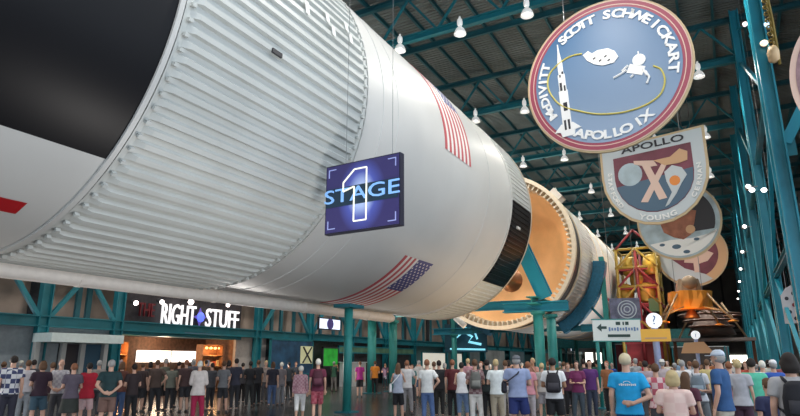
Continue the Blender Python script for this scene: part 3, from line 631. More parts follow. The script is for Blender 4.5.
for k, (ya, yb) in enumerate(((60.5, 63.5), (65, 72), (74, 80), (86, 96))):
    wallbox('wall_display', 'dim teal exhibit panel far along the left wall, %s past the posters' % ORD[k], 'display', ya, yb, .8, 3.0, mat('dim_panel%d' % k, [(.12,.16,.17),(.2,.22,.22),(.08,.12,.14),(.15,.13,.12)][k], .6, var=.4, scale=.8, em=.1))
t = thing('neon_sign', 'glowing icy blue sign below the open rocket ring', 'sign', hit(466, 338, 1, 45)-V((0,0,1)), radians(25))
mb = MB(); mb.tube([(-1.0,0,.9),(-.2,0,1.5),(.5,0,1.1),(.2,0,.7),(1.2,0,.5)], .1, 8); mb.tube([(-.3,0,1.9),(.7,0,1.5),(.9,0,.9)], .08, 8); mb.tube([(-1.3,0,.15),(1.5,0,.1)], .07, 8); mb.build('neon_tube', mat('neon_blue', (.25,.70,.85), .4, em=.7), t)
MB().box((0,.3,1.0),(3.4,.1,2.2)).build('backing_panel', mat('neon_back', (.01,.06,.09), .6), t)
for s in (-1.5, 1.5): MB().tube([(s,.4,2.1),(s,.4,-2.4)], .06, 8).build('sign_leg', TEAL, t)
# gallery beam and dark soffit behind the stands
t = thing('gallery_beam', 'teal gallery edge beam running across under the rocket far behind', 'beam', (0, 0, 0))
a = hit(450, 340, 1, 60); MB().box((-14.2, 96, 5.0), (20, .5, 2.6)).build('beam_face', mat('gallery_teal', (.01,.12,.13), .5, var=.3), t)
for x in (-23.5,-17,-11,-5): MB().tube([(x,96,0),(x,96,3.7)], .2, 12).build('beam_post', TEALG, t, True)
# ---------------------------------------------------------------- direction signs
SGW = mat('sign_offwhite', (.66,.70,.66), .5, em=.12); DGN = mat('sign_dark_green', (.02,.06,.05), .5); LBL = mat('sign_blue_text', (.15,.25,.45), .5); YEL = mat('sign_amber', (.75,.40,.05), .5, em=.15)
g = ground(600, 21.5)
t = thing('direction_sign', 'white direction sign with left arrow on a thin tall teal post', 'sign', g, radians(20))
MB().tube([(-.0,.08,.0),(-.0,.08,3.15)], .07, 12).build('sign_post', TEALG, t, True); MB().lathe([(.2,0),(.2,.05)],n=16,c=(0,.08,0),cap=True).build('post_base', TEAL, t)
q = hit(615, 330, 1, g.y); zc = q.z; W_, H_ = 1.72, .80
MB().box((.72,0,zc), (W_,.07,H_)).build('sign_board', SGW, t)
mb = MB(); mb.box((.72,0,zc+H_/2),(W_+.06,.09,.04)); mb.box((.72,0,zc-H_/2),(W_+.06,.09,.04)); mb.build('board_edge', TEALG, t)
MB().poly([(.0,zc+.1),(.17,zc+.25),(.17,zc+.15),(.36,zc+.15),(.36,zc+.05),(.17,zc+.05),(.17,zc-.05)], -.05, -.03).build('left_arrow', DGN, t)
mb = MB()
for k, (x, w) in enumerate(((.78,.16),(.97,.05),(1.1,.12))): mb.box((x,-.045,zc+.25),(w,.02,.12))
mb.build('pictograms', DGN, t)
mb = MB()
for k in range(11): mb.box((.46+k*.1,-.045,zc+.04),(.06,.02,.10 if k % 3 else .15))
mb.build('lettering_row', LBL, t); MB().box((.78,-.045,zc-.2),(.8,.02,.1)).build('dark_bar', DGN, t)
t = thing('hanging_screen', 'grey violet square hanging screen with ring emblem above the direction sign', 'screen', hit(625, 309.5, 1, 33), radians(12)); t.scale = (1.24,1,1.24)
MB().box((0,0,0),(1.2,.1,.95)).build('screen_face', mat('screen_violet', (.13,.13,.20), .5, var=.5, scale=4), t)
mb = MB(); [mb.lathe([(r,-.07),(r+.04,-.07),(r+.04,-.05),(r,-.05),(r,-.07)], c=(.08,0,0), n=24, axis='y') for r in (.1,.22,.34)]; mb.build('ring_emblem', PGREY, t)
for s in (-.5,.5): MB().tube([(s,0,.47),(s,0,10.8)], .012, 6).build('hanging_cable', STEEL, t)
def qsign(px, py, Y, label, sc, ch, panel):
    q = hit(px, py, 1, Y); t = thing('information_sign', label, 'sign', (q.x, q.y, 0), radians(8))
    MB().tube([(0,.1,0),(0,.1,q.z)], .11*sc, 14).build('sign_post', mat('post_lilac', (.30,.34,.52), .5) if sc > .9 else bpy.data.materials['post_lilac'], t, True)
    disc(MB(), .26*sc, -.04, .04, (0,q.z+.0), n=32).build('round_disc', mat('disc_white', (.9,.9,.92), .4, em=.45) if sc > .9 else bpy.data.materials['disc_white'], t)
    me = text_mesh(ch, .44*sc, .01); me.materials.append(LBL); o = link('disc_symbol', me, t); o.rotation_euler = (radians(90),0,0); o.location = (0,-.06,q.z)
    if panel: MB().box((0,0,q.z-.50*sc),(.95*sc,.06,.42*sc)).build('amber_panel', YEL, t); MB().box((0,-.04,q.z-.6*sc),(.7*sc,.01,.05*sc)).build('panel_text_bar', PTAN, t)
    else: MB().poly([(-.8,q.z-.95),(.8,q.z-.95),(.35,q.z-.35),(-.6,q.z-.4)], -.03, .03).build('tan_panel', mat('tan_sign', (.5,.27,.13), .5, em=.1), t)
qsign(654, 320.5, 22.5, 'round white question mark sign over an amber panel on a lilac post', 1.0, '?', True)
qsign(695.5, 335, 36, 'smaller round white sign over a tan slanted panel, farther back', .86, 'i', False)
# ---------------------------------------------------------------- foil lander and lit tower
FOIL = mat('foil_orange', (.85,.30,.04), .34, .55, bump=1, bscale=2.2); FOILD = mat('foil_dark', (.12,.05,.03), .45, .5, bump=.8, bscale=4); LEG = mat('lander_leg', (.35,.25,.15), .5, .4)
lc = hit(690, 300, 1, 44)
t = thing('lunar_lander', 'orange foil lunar lander hanging high beyond the patch banners, legs spread', 'spacecraft', lc, radians(12)); t.scale = (.68,.68,.68)
def octp(mb, r, z0, z1, r2=None, m=0, jag=.0):
    r2 = r2 or r; n = 32; k = len(mb.v)
    for q, (rr_, z) in enumerate(((r,z0),((r+r2)/2*1.03,(z0+z1)/2),(r2,z1))):
        for i in range(n):
            a = 2*pi*i/n; o8 = rr_*cos(pi/8)/cos((a+pi/8)%(pi/4)-pi/8)*(1+random.uniform(-jag,jag)); mb.v.append((o8*cos(a), o8*sin(a), z+random.uniform(-jag,jag)))
    for q in range(2):
        for i in range(n): mb.f.append((k+q*n+i, k+q*n+(i+1)%n, k+(q+1)*n+(i+1)%n, k+(q+1)*n+i)); mb.m.append(m)
    mb.f.append(tuple(k+i for i in range(n))); mb.m.append(m); mb.f.append(tuple(k+2*n+i for i in range(n))); mb.m.append(m); return mb
octp(MB(), 1.9, -.9, .75, 2.0, 0, .045).build('descent_stage', FOIL, t)
octp(MB(), 1.2, .75, 2.0, 1.0, 0, .05).build('ascent_stage', mat('ascent_dark', (.25,.18,.12), .5, .4, bump=.6, bscale=4), t); MB().ball((0,-.9,1.6),(.75,.5,.7)).build('cabin', bpy.data.materials['ascent_dark'], t, True)
MB().lathe([(.25,-.9),(.5,-1.3),(.75,-1.75),(.72,-1.75),(.45,-1.3)], n=28).build('engine_bell', FOILD, t, True)
for k in range(4):
    a = pi/4+k*pi/2; c, s = cos(a), sin(a); c2, s2 = cos(a+.3), sin(a+.3); c3, s3 = cos(a-.3), sin(a-.3)
    mb = MB(); mb.tube([(1.8*c,1.8*s,.5),(4.1*c,4.1*s,-2.2)], .10, 8); mb.tube([(1.9*c2,1.9*s2,-.8),(3.4*c,3.4*s,-1.4)], .06, 8); mb.tube([(1.9*c3,1.9*s3,-.8),(3.4*c,3.4*s,-1.4)], .06, 8)
    l = mb.build('landing_leg', LEG, t, True); MB().lathe([(.05,-2.1),(.45,-2.25),(.42,-2.32),(.05,-2.35)], (4.1*c,4.1*s,0), 18).build('foot_pad', FOIL, l, True)
for s in (-1.2,1.2): MB().tube([(s,0,.7),(s,0,(ZR-.5-lc.z)/.68)], .03, 6).build('hanging_cable', STEEL, t)
YT = mat('tower_yellow', (.22,.15,.02), .55, .0, var=.3, scale=1); RD = mat('tower_red', (.16,.012,.02), .65, var=.5, scale=.8); GR = mat('tower_green', (.05,.12,.05), .6)
tx, ty = -5.75, 51
t = thing('display_tower', 'red and yellow lattice display tower beyond the far rocket stages, behind the patch banners', 'tower', (tx, ty, 0))
for sx in (-1.45, 0, 1.45):
    for sy in (-1.4, 1.4): MB().tube([(sx,sy,0),(sx,sy,10.4)], .12, 8).build('tower_post', YT if sx else RD, t, True)
for k, z in enumerate((3.2,4.6,6.0,7.4,8.9,10.4)):
    mb = MB(); 
    for sy in (-1.4,1.4): mb.tube([(-1.6,sy,z),(1.6,sy,z)], .1, 8)
    for sx in (-1.45,1.45): mb.tube([(sx,-1.5,z),(sx,1.5,z)], .1, 8)
    mb.build('tower_ring', YT if k > 2 else RD, t, True)
    if k < 5: MB().box((0,0,z-.15),(3.1,2.9,.1)).build('tower_deck', RD, t)
    for sx in (-1,1): MB().tube([(sx*1.45,-1.45,z),(0,-1.45,z+1.5)], .09, 8).build('tower_brace', YT if (k+sx) % 2 else RD, t, True)
for k in range(5):
    a = k*1.3; MB().lathe([(.35,-.8),(.6,-.6),(.7,0),(.6,.6),(.3,.8)], (-1.1+k*.55, -.6+.3*sin(a), 6.9+1.1*((k*2)%3)), 16).build('foil_tank', mat('tank_ochre', (.36,.24,.04), .45, .4, bump=1, bscale=3) if k == 0 else bpy.data.materials['tank_ochre'], t, True)
MB().box((0,.3,4.4),(3.0,1.6,1.6)).build('red_block', RD, t); MB().box((.85,-.9,7.2),(1.2,.2,3.4)).build('red_curtain', RD, t); MB().box((.1,-.6,1.6),(2.8,1.2,3.0)).build('dark_red_booth', RD, t); MB().box((1.0,-1.45,5.9),(.7,.1,1.0)).build('green_panel', GR, t)
for nm, px, py, Y, col, e in (('lamp_light_red', 650, 285, 48, (1,.10,.10), 60), ('lamp_light_orange', 688, 322, 42.5, (1,.45,.1), 170), ('lamp_light_yellow', 640, 255, 48.6, (1,.75,.1), 40)):
    ld = bpy.data.lights.new(nm, 'POINT'); ld.energy = e; ld.color = col; ld.shadow_soft_size = .3; lo = bpy.data.objects.new(nm, ld); COL.objects.link(lo); lo.location = hit(px, py, 1, Y)
t = thing('engine_display', 'dark ringed engine exhibit with struts below the orange lander', 'exhibit', ground(716, 50)+V((0,0,0)))
mb = MB(); 
for r, z in ((2.4,5.6),(2.1,5.1),(1.7,4.6)): mb.lathe([(r,z-.1),(r+.15,z),(r,z+.1),(r-.1,z),(r,z-.1)], n=36)
mb.build('exhibit_rings', FOILD, t, True); MB().lathe([(.6,6.2),(1.0,5.6),(1.6,4.5),(1.9,3.9),(1.85,3.9),(1.5,4.6),(.5,6.0)], n=36).build('exhibit_bell', mat('bell_dark', (.10,.07,.06), .4, .6), t, True)
MB().box((0,0,3.5),(6.4,2.5,.25)).build('exhibit_deck', mat('deck_grey', (.22,.2,.2), .6), t)
for sx in (-3,3): MB().ibeam((sx,0,0),(sx,0,3.4),.25,.25).build('deck_post', FOILD, t)
for sx in (-2.6,2.6): MB().tube([(sx,-.5,3.6),(sx*.4,-.3,6.6)], .08, 8).build('exhibit_strut', LEG, t, True)
# dark partition, exhibits along the right far side
for k, (px, D, w, h, c, nm) in enumerate(((700, 62, 5, 3.2, (.06,.05,.05), 'dark exhibit partition below the ringed engine'), (716, 70, 3, 3.4, (.08,.09,.11), 'grey exhibit partition near the far right columns'), (640, 66, 5, 3.6, (.14,.02,.03), 'dark red exhibit partition behind the question mark sign'))):
    g = ground(px, D); t = thing('exhibit_partition', nm, 'partition', g); MB().box((0,0,h/2),(w,.2,h)).build('partition_panel', mat('partition%d' % k, c, .7, var=.4, scale=.7), t)
    for s in (-1,1): MB().box((s*w/2,0,h/2),(.12,.4,h+.1)).build('partition_post', TEAL, t)
    MB().box((0,0,h+.03),(w+.2,.3,.08)).build('partition_cap', PGREY, t)
# white perforated panel and yellow hoist on the right
q = hit(795, 304, 1, 30)
t = thing('perforated_panel', 'pale perforated round cornered panel with dark and red holes at the right edge', 'panel', q, radians(-6)); t.scale = (.75,1,.8)
MB().poly([(-.62,-1.0),(.8,-1.0),(.8,1.05),(.1,1.05),(-.35,.85),(-.62,.45)], -.05, .05).build('panel_plate', mat('panel_pale', (.48,.46,.48), .5), t)
for k, (x, z) in enumerate(((-.35,.3),(0,.55),(.35,.2),(-.05,-.05),(-.3,-.4),(.25,-.4),(-.05,-.75),(.5,.6))): MB().lathe([(.001,-.07),(.1,-.07),(.1,-.05)], (x,0,z), 14, axis='y').build('panel_hole', RD if k in (3,5) else PBK, t)
for s in (-.3,.5): MB().tube([(s,.0,1.0 if s > 0 else .85),(s,0,(ZR-.5-q.z)/.8)], .015, 6).build('hanging_cable', STEEL, t)
q = hit(773, 52, 1, 22)
t = thing('chain_hoist', 'yellow chain hoist hanging beside the nearest right column', 'hoist', (q.x, 22, q.z))
mb = MB()
for k in range(26):
    mb.lathe([(.06+.03*cos(2*pi*i/8), .03*sin(2*pi*i/8)) for i in range(9)], (0.0 if k % 2 else .07, 0, .3+k*.13), 12, axis='y' if k % 2 else 'x')
mb.build('hoist_chain', YT, t, True); MB().tube([(.13,0,-.5),(.14,.02,1.2),(.10,0,2.6),(.12,0,3.7)], .05, 8).build('hoist_cable', YT, t, True)
MB().lathe([(.05,-.5),(.17,-.42),(.19,-.1),(.12,.1)], (0,0,.1), 16, cap=True).build('hoist_body', mat('hoist_cream', (.7,.5,.28), .4), t, True); MB().tube([(0,0,3.7),(0,0,ZR-.03-q.z)], .03, 8).build('hoist_rod', STEEL, t); MB().box((0,0,3.8),(.3,.2,.3)).build('trolley', TEAL, t)
for k, (px, py, c, nm) in enumerate(((764, 43, (1,.75,.5), 'cream warm lamp on the nearest right column'), (768, 24, (.5,.8,1), 'pale blue lamp high on the nearest right column'), (752, 190, (1,1,1), 'bright white lamp left of the nearest pair on the right columns'), (764, 190, (1,1,1), 'bright white lamp right of the nearest pair on the right columns'), (745, 24, (.9,.75,.75), 'pinkish round lamp behind the nearest right column'))):
    q = hit(px, py, 1, 22.6 if k < 2 else 32)
    t = thing('column_lamp', nm, 'lamp', q); MB().ball((0,0,0), (.13,.1,.11), 14).build('lamp_glass', mat('lamp_glass%d' % k, c, .4, em=3 if k > 1 else 1.1), t, True)
    MB().tube([(0,.1,0),(0,.3,.05)], .1, 10).build('lamp_mount', STEEL, t); MB().beam((0,.25,0),(2.3-q.x,.4,0),.07).build('lamp_arm', TEAL, t)
# ---------------------------------------------------------------- people
def remesh(mb, vox, deci=None, smooth=3):
    me = mb.mesh('r', [SKIN]); o = bpy.data.objects.new('r', me); COL.objects.link(o)
    m = o.modifiers.new('a', 'REMESH'); m.mode = 'VOXEL'; m.voxel_size = vox; m.use_smooth_shade = True
    if smooth: s = o.modifiers.new('b', 'SMOOTH'); s.iterations = smooth; s.factor = .5
    if deci: d = o.modifiers.new('c', 'DECIMATE'); d.ratio = deci
    dg = bpy.context.evaluated_depsgraph_get(); r = bpy.data.meshes.new_from_object(o.evaluated_get(dg), depsgraph=dg)
    bpy.data.objects.remove(o); r.materials.clear(); r.materials.append(SKIN); return r
SKIN = mat('skin', (.55,.30,.20), .55)
ARMS = {'relax': [(.185,0,1.41),(.235,.03,1.14),(.24,-.05,.89),(0,-.15,-1)],
 'up': [(.18,0,1.41),(.27,-.15,1.20),(.10,-.27,1.47),(-.45,-.2,.85)],
 'behind': [(.185,0,1.41),(.27,.10,1.15),(.09,.17,.97),(-1,.1,-.15)],
 'front': [(.185,0,1.41),(.25,-.03,1.14),(.11,-.27,1.13),(-.5,-.8,.2)],
 'hip': [(.185,0,1.41),(.37,.05,1.17),(.21,-.02,1.0),(-.7,-.4,-.5)],
 'back_bent': [(.185,.0,1.41),(.30,.07,1.13),(.06,.19,1.03),(-1,.08,.12)]}
LEGS = {'stand': ([(.09,0,.88),(.105,-.01,.48),(.11,.03,.09)], [(.09,0,.88),(.105,-.01,.48),(.11,.03,.09)]),
 'stride': ([(.09,0,.88),(.10,-.14,.49),(.10,-.17,.10)], [(.09,0,.88),(.10,.06,.48),(.10,.24,.13)]),
 'ease': ([(.09,0,.88),(.14,-.05,.48),(.17,-.04,.09)], [(.09,0,.88),(.10,0,.48),(.10,.03,.09)])}
POSES = {'relax': ('relax','relax','stand'), 'walk': ('relax','relax','stride'), 'camera': ('up','up','ease'), 'behind': ('behind','behind','stand'),
 'front': ('front','front','ease'), 'hip': ('hip','relax','ease'), 'phone': ('front','relax','stand'), 'bent': ('back_bent','relax','stand'), 'point': ('up','relax','stand')}
# first arm / leg entry is the right side (-X), figures face -Y
def sx(p, s): return V((p[0]*s, p[1], p[2]))
def limb(mb, pts, rs, n=12): 
    for i in range(len(pts)-1): mb.tube([pts[i], pts[i].lerp(pts[i+1], .5), pts[i+1]], [rs[2*i], rs[2*i+1], rs[2*i+2]], n)
    for i, p in enumerate(pts): mb.ball(p, rs[2*i], 10)
def hand(mb, w, d, s, k=1.0):
    d = V(d).normalized(); d.x *= -s if False else 1
    side = d.cross(V((0,1,0)) if abs(d.y) < .7 else V((0,0,1))).normalized(); nrm = d.cross(side)
    M = Matrix((side, nrm, d)).transposed(); mb.box(w+d*.05, (.075,.028,.09), 0, M); mb.tube([w-d*.02, w+d*.03], [.026,.03], 8)
    for i, L in enumerate((.062,.075,.070,.052)):
        b = w+d*.085+side*(-.030+i*.020); mid = b+d*L*.5+nrm*.006; mb.tube([b-d*.02, mid, mid+d*L*.4+nrm*.022], [.0098,.0095,.0085], 7)
    b = w+d*.025+side*-.034; mb.tube([b+side*.012, b+d*.03-side*.022+nrm*.01, b+d*.062-side*.026+nrm*.02], [.013,.0115,.010], 7)
TORSO = {'m': [(.80,.13,.095,.01),(.90,.17,.115,.01),(1.03,.15,.105,0),(1.16,.152,.108,0),(1.28,.172,.118,0),(1.38,.18,.108,.005),(1.44,.145,.08,.01),(1.475,.075,.06,.01)],
 'f': [(.80,.14,.10,.01),(.90,.18,.125,.015),(1.04,.135,.10,0),(1.16,.14,.105,-.01),(1.27,.155,.125,-.02),(1.37,.155,.10,0),(1.43,.12,.07,.01),(1.47,.065,.055,.01)]}
BODY = {}
def getbody(pose, sex):
    if (pose, sex) in BODY: return BODY[pose, sex]
    mb = MB(); T = TORSO[sex]; mb.loft([(0, y, z, rx, ry) for z, rx, ry, y in T], 22)
    mb.tube([(0,.01,1.44),(0,.005,1.52),(0,-.005,1.60)], [.068,.057,.058], 14)
    mb.ball((0,.005,1.665), (.075,.095,.097), 18); mb.ball((0,-.028,1.605), (.056,.065,.068), 16); mb.ball((0,-.05,1.567),(.03,.03,.022),10)
    mb.tube([(0,-.082,1.665),(0,-.108,1.628),(0,-.09,1.622)], [.010,.016,.012], 8); mb.ball((0,-.082,1.594),(.026,.016,.010),10)
    for s in (-1,1): mb.ball((s*.078,.01,1.64),(.012,.022,.034),10); mb.ball((s*.03,-.076,1.668),(.018,.012,.010),8)
    a1, a2, lg = POSES[pose]; sw = .93 if sex == 'f' else 1.0; ar = .86 if sex == 'f' else 1.0
    for s, an, lk in ((-1, a1, 0), (1, a2, 1)):
        A = ARMS[an]; pts = [sx(A[0], s*sw), sx(A[1], s*sw), sx(A[2], s)]; limb(mb, pts, [.054*ar,.045*ar,.040*ar,.036*ar,.026*ar]); hand(mb, pts[2], sx(A[3], s), s)
        Lg = LEGS[lg][lk]; q = [sx(p, s) for p in Lg]; limb(mb, q, [.088,.075,.056,.056,.036])
        f = q[2]; mb.tube([f+V((0,.035,-.045)), f+V((0,-.05,-.045)), f+V((s*.01,-.17,-.06))], [.038,.040,.026], 10)
    me = remesh(mb, .0115, .45, 2); BODY[pose, sex] = me; return me
GARM = {}
def arm_part(mb, an, s, sex, frac, ex):
    A = ARMS[an]; sw = .93 if sex == 'f' else 1.0; p = [sx(A[0], s*sw), sx(A[1], s*sw), sx(A[2], s)]; r = [.056+ex,.048+ex,.042+ex,.038+ex,.034+ex]
    mb.tube([V((s*.09,.005,1.41)), p[0]], [.06+ex, r[0]], 12); mb.ball(p[0], r[0], 10)
    if frac <= 1: mb.tube([p[0], p[0].lerp(p[1], frac)], [r[0], r[1]+.012], 14)
    else:
        mb.tube([p[0], p[0].lerp(p[1], .5), p[1]], [r[0], r[1], r[2]], 14); mb.ball(p[1], r[2], 10); mb.tube([p[1], p[1].lerp(p[2], frac-1)], [r[2], r[4]], 14)
def garment(kind, pose, sex):
    a1, a2, lg = POSES[pose]; key = (kind, pose if kind in ('tee','long','tank','jacket') else lg, sex)
    if key in GARM: return GARM[key]
    mb = MB(); T = TORSO[sex]; ex = .018 if kind != 'jacket' else .034
    if kind in ('tee','long','tank','jacket'):
        zb = .86 if kind != 'jacket' else .80
        R = [(z, rx, ry, y) for z, rx, ry, y in T if z > zb+.03 and z < 1.45]
        b = R[0]; rr = [(0, b[3], zb, b[1]+ex+.022, b[2]+ex+.018)]+[(0, y, z, rx+ex+(.012 if z < 1.2 else 0), ry+ex+(.008 if z < 1.2 else 0)) for z, rx, ry, y in R]
        rr += [(0, .01, 1.45, .125+ex*.6 if kind != 'tank' else .105, .075+ex*.5), (0, .01, 1.485, .078, .066)]
        mb.loft(rr, 26)
        if kind != 'tank':
            for s, an in ((-1,a1),(1,a2)): arm_part(mb, an, s, sex, .62 if kind == 'tee' else 1.93, ex)
        me = remesh(mb, .016, None, 3)
    elif kind in ('trousers','shorts','capri'):
        mb.loft([(0,.01,.79,.145,.115),(0,.01,.90,.192,.135),(0,.005,1.0,.172,.122),(0,0,1.04,.165,.118)], 24)
        for s, k in ((-1,0),(1,1)):
            q = [sx(p, s) for p in LEGS[lg][k]]; r0, r1, r2, r3, r4 = .106,.096,.078,.070,.058
            if kind == 'shorts': mb.tube([q[0], q[0].lerp(q[1], .93)], [r0, .10], 16)
            else:
                mb.tube([q[0], q[0].lerp(q[1], .5), q[1]], [r0, r1, r2], 16); mb.ball(q[1], r2, 12); e = .95 if kind == 'trousers' else .5
                mb.tube([q[1], q[1].lerp(q[2], .5 if kind == 'trousers' else .3), q[1].lerp(q[2], e)], [r2, r3, r4 if kind == 'trousers' else .07], 16)
        me = remesh(mb, .016, None, 3)
    elif kind == 'skirt':
        mb.loft([(0,.0,.50,.25,.21),(0,.0,.7,.225,.175),(0,.01,.9,.20,.14),(0,0,1.04,.16,.12)], 30); me = remesh(mb, .018, None, 2)
    elif kind == 'shoe':
        me = None
    GARM[key] = me; return me
def hairmesh(kind):
    if ('hair', kind) in GARM: return GARM['hair', kind]
    mb = MB()
    if kind == 'cap':
        mb.loft([(0,.008,1.675,.088,.108),(0,.01,1.71,.086,.104),(0,.014,1.75,.066,.08),(0,.016,1.772,.03,.038)], 24); mb.loft([(0,-.12,1.676,.07,.07),(0,-.12,1.684,.068,.068)], 20)
        me = mb.mesh('h', [SKIN], True)
    elif kind == 'hat':
        mb.loft([(0,.005,1.69,.16,.18),(0,.005,1.70,.16,.18),(0,.008,1.705,.092,.11),(0,.01,1.76,.08,.095),(0,.012,1.785,.05,.06)], 28); me = mb.mesh('h', [SKIN], True)
    else:
        k0 = len(mb.v); mb.ball((0,.014,1.672), (.088,.103,.104), 24)
        for i in range(k0, len(mb.v)):
            x, y, z = mb.v[i]
            if y < -.035 and z < 1.705: mb.v[i] = (x*.72, y*.6, z)
            elif z < 1.60: mb.v[i] = (x*.8, y*.85, z)
        if kind == 'long': mb.loft([(0,.075,1.40,.085,.028),(0,.075,1.48,.10,.045),(0,.06,1.60,.10,.06),(0,.045,1.68,.088,.07)], 20)
        if kind == 'bob': mb.loft([(0,.035,1.52,.08,.06),(0,.035,1.58,.104,.085),(0,.02,1.66,.10,.09)], 20)
        if kind == 'bun': mb.ball((0,.12,1.72),.045,12)
        if kind in ('long','bob'):
            me = remesh(mb, .014, None, 2)
        else: me = mb.mesh('h', [SKIN], True)
    if kind == 'curly': me = remesh(mb, .014, None, 0)
    GARM['hair', kind] = me; return me
MC = {}
def pcol(c, rough=.8, pat=None):
    key = (c, pat, rough)
    if key in MC: return MC[key]
    m = mat('cloth' if rough > .7 else 'skin_tone', c, rough, var=.12 if rough > .7 else .0, scale=9)
    if pat:
        nt = m.node_tree; b = nt.nodes['Principled BSDF']; tc = nt.nodes.new('ShaderNodeTexCoord'); ck = nt.nodes.new('ShaderNodeTexChecker'); ck.inputs['Scale'].default_value = pat[1]
        ck.inputs['Color1'].default_value = (*c, 1); ck.inputs['Color2'].default_value = (*pat[0], 1)
        nt.links.new(tc.outputs['Object'], ck.inputs['Vector']); nt.links.new(ck.outputs['Color'], b.inputs['Base Color'])
    MC[key] = m; return m
def put(name, me, par, m):
    o = bpy.data.objects.new(name, me); COL.objects.link(o); o.parent = par
    if me.materials: o.material_slots[0].link = 'OBJECT'; o.material_slots[0].material = m
    else: me.materials.append(m)
    return o
EYEM = {}
def shoe_mesh(lg, k, s):
    key = ('shoe', lg, k, s)
    if key not in GARM:
        f = sx(LEGS[lg][k][2], s); z0 = f.z-.088
        mb = MB(); mb.tube([f+V((0,.075,-.052)), f+V((0,.04,-.042)), f+V((0,-.06,-.045)), f+V((s*.01,-.16,-.055)), f+V((s*.01,-.21,-.062))], [.028,.045,.046,.038,.018], 14)
        for i in range(len(mb.v)):
            x, y, z = mb.v[i]; mb.v[i] = (x, y, max(z, z0+.001))
        GARM[key] = mb.mesh('s', [SKIN], True)
    return GARM[key]
SK = {'p': (.62,.36,.26), 'l': (.72,.46,.36), 't': (.42,.22,.13), 'd': (.16,.08,.05)}
HC = {'w': (.75,.72,.64), 'bl': (.55,.42,.22), 'br': (.12,.06,.03), 'dk': (.02,.014,.012), 'g': (.35,.34,.33), 'rb': (.25,.10,.05)}
def person(px, D, h, face, pose, sex, top, tc, bot, bc, hair, hc, label, skin='p', shoes=(.08,.07,.07), pat=None, bpat=None, grp=None, wide=1.0):
    if 10 < D < 20: D *= 1.06
    wide *= .91; g = ground(px, D)
    tow = atan2(EYEP.y-g.y, EYEP.x-g.x)+pi/2
    r = thing('person', label, 'person', g, tow+radians(face), grp); k = h/1.765; r.scale = (k*wide, k*(1+(wide-1)*.7), k)
    lg = POSES[pose][2]
    put('body', getbody(pose, sex), r, pcol(SK[skin], .5))
    if top: put('shirt' if top != 'jacket' else 'jacket', garment(top, pose, sex), r, pcol(tc, .8, pat))
    put({'trousers':'trousers','shorts':'shorts','capri':'trousers','skirt':'skirt'}[bot], garment(bot, pose, sex), r, pcol(bc, .8, bpat))
    for s, i in ((-1,0),(1,1)): put('shoe', shoe_mesh(lg, i, s), r, pcol(shoes))
    if hair: put({'cap':'cap','hat':'hat'}.get(hair, 'hair'), hairmesh(hair), r, pcol(HC[hc] if isinstance(hc, str) else hc))
    if hair in ('cap','hat'): put('hair', hairmesh('short'), r, pcol(HC['g'])).scale = (.985,.985,.985)
    if abs(face) < 100 and D < 22:
        for s in (-1,1):
            if s not in EYEM: EYEM[s] = MB().ball((s*.03,-.089,1.655),(.013,.007,.008),8).mesh('e', [SKIN], True)
            put('eye', EYEM[s], r, pcol((.03,.02,.02), .3))
    return r
def local(r, p): return Matrix.Translation(r.location) @ Matrix.Rotation(r.rotation_euler.z, 4, 'Z') @ Matrix.Diagonal((*r.scale, 1)) @ V(p)
def backpack(r, col, label):
    t = thing('backpack', label, 'backpack', local(r, (0,.2,1.0)), r.rotation_euler.z); t.scale = r.scale
    mb = MB(); mb.loft([(0,0,0,.14,.07),(0,.01,.04,.165,.10),(0,.01,.25,.165,.10),(0,0,.40,.13,.075),(0,-.01,.44,.07,.04)], 20); put('bag_body', remesh(mb, .018), t, pcol(col))
    mb = MB(); mb.loft([(0,.10,.05,.11,.03),(0,.115,.08,.125,.045),(0,.10,.22,.12,.04)], 16); put('front_pocket', mb.mesh('p', [SKIN], True), t, pcol(tuple(min(1, c*1.5+.01) for c in col)))
    for s in (-1,1):
        mb = MB(); mb.tube([(s*.09,-.03,.42),(s*.11,-.18,.475),(s*.125,-.32,.40),(s*.14,-.34,.25),(s*.175,-.22,.12),(s*.13,-.04,.06)], .02, 8); put('strap', mb.mesh('s', [SKIN], True), t, pcol(col))
def shoulder_bag(r, col, label, s=1, z=.80):
    t = thing('shoulder_bag', label, 'bag', local(r, (s*.27,.03,z)), r.rotation_euler.z); t.scale = r.scale
    mb = MB(); mb.loft([(0,0,0,.05,.12),(0,0,.05,.06,.15),(0,0,.2,.055,.15),(0,0,.26,.03,.13)], 18); put('bag_body', remesh(mb, .016), t, pcol(col))
    mb = MB(); h_ = 1.46-z; mb.tube([(0,-.1,.22),(-s*.12,-.17,h_*.55),(-s*.30,-.10,h_-.03),(-s*.36,.0,h_+.02),(-s*.28,.13,h_-.1),(-s*.08,.17,h_*.5),(0,.1,.22)], .014, 8); put('bag_strap', mb.mesh('s', [SKIN], True), t, pcol(col))
def held_camera(r, label, col=(.02,.02,.02)):
    t = thing('camera', label, 'camera', local(r, (0,-.315,1.58)), r.rotation_euler.z)
    put('camera_body', MB().box((0,0,0),(.14,.05,.09)).box((0,0,.055),(.06,.05,.03)).mesh('c', [SKIN]), t, pcol(col)); put('camera_lens', MB().lathe([(.035,-.09),(.038,-.02)],n=16,axis='y',cap=True).mesh('l', [SKIN]), t, pcol((.05,.05,.06)))
P_ = person
NAVY=(.015,.025,.08); BLK=(.012,.012,.015); WHT=(.80,.79,.78); GRY=(.28,.29,.31); DGR=(.07,.07,.08); JEAN=(.06,.10,.20); KHK=(.42,.36,.27); CRM=(.35,.02,.05); MAR=(.14,.02,.05)
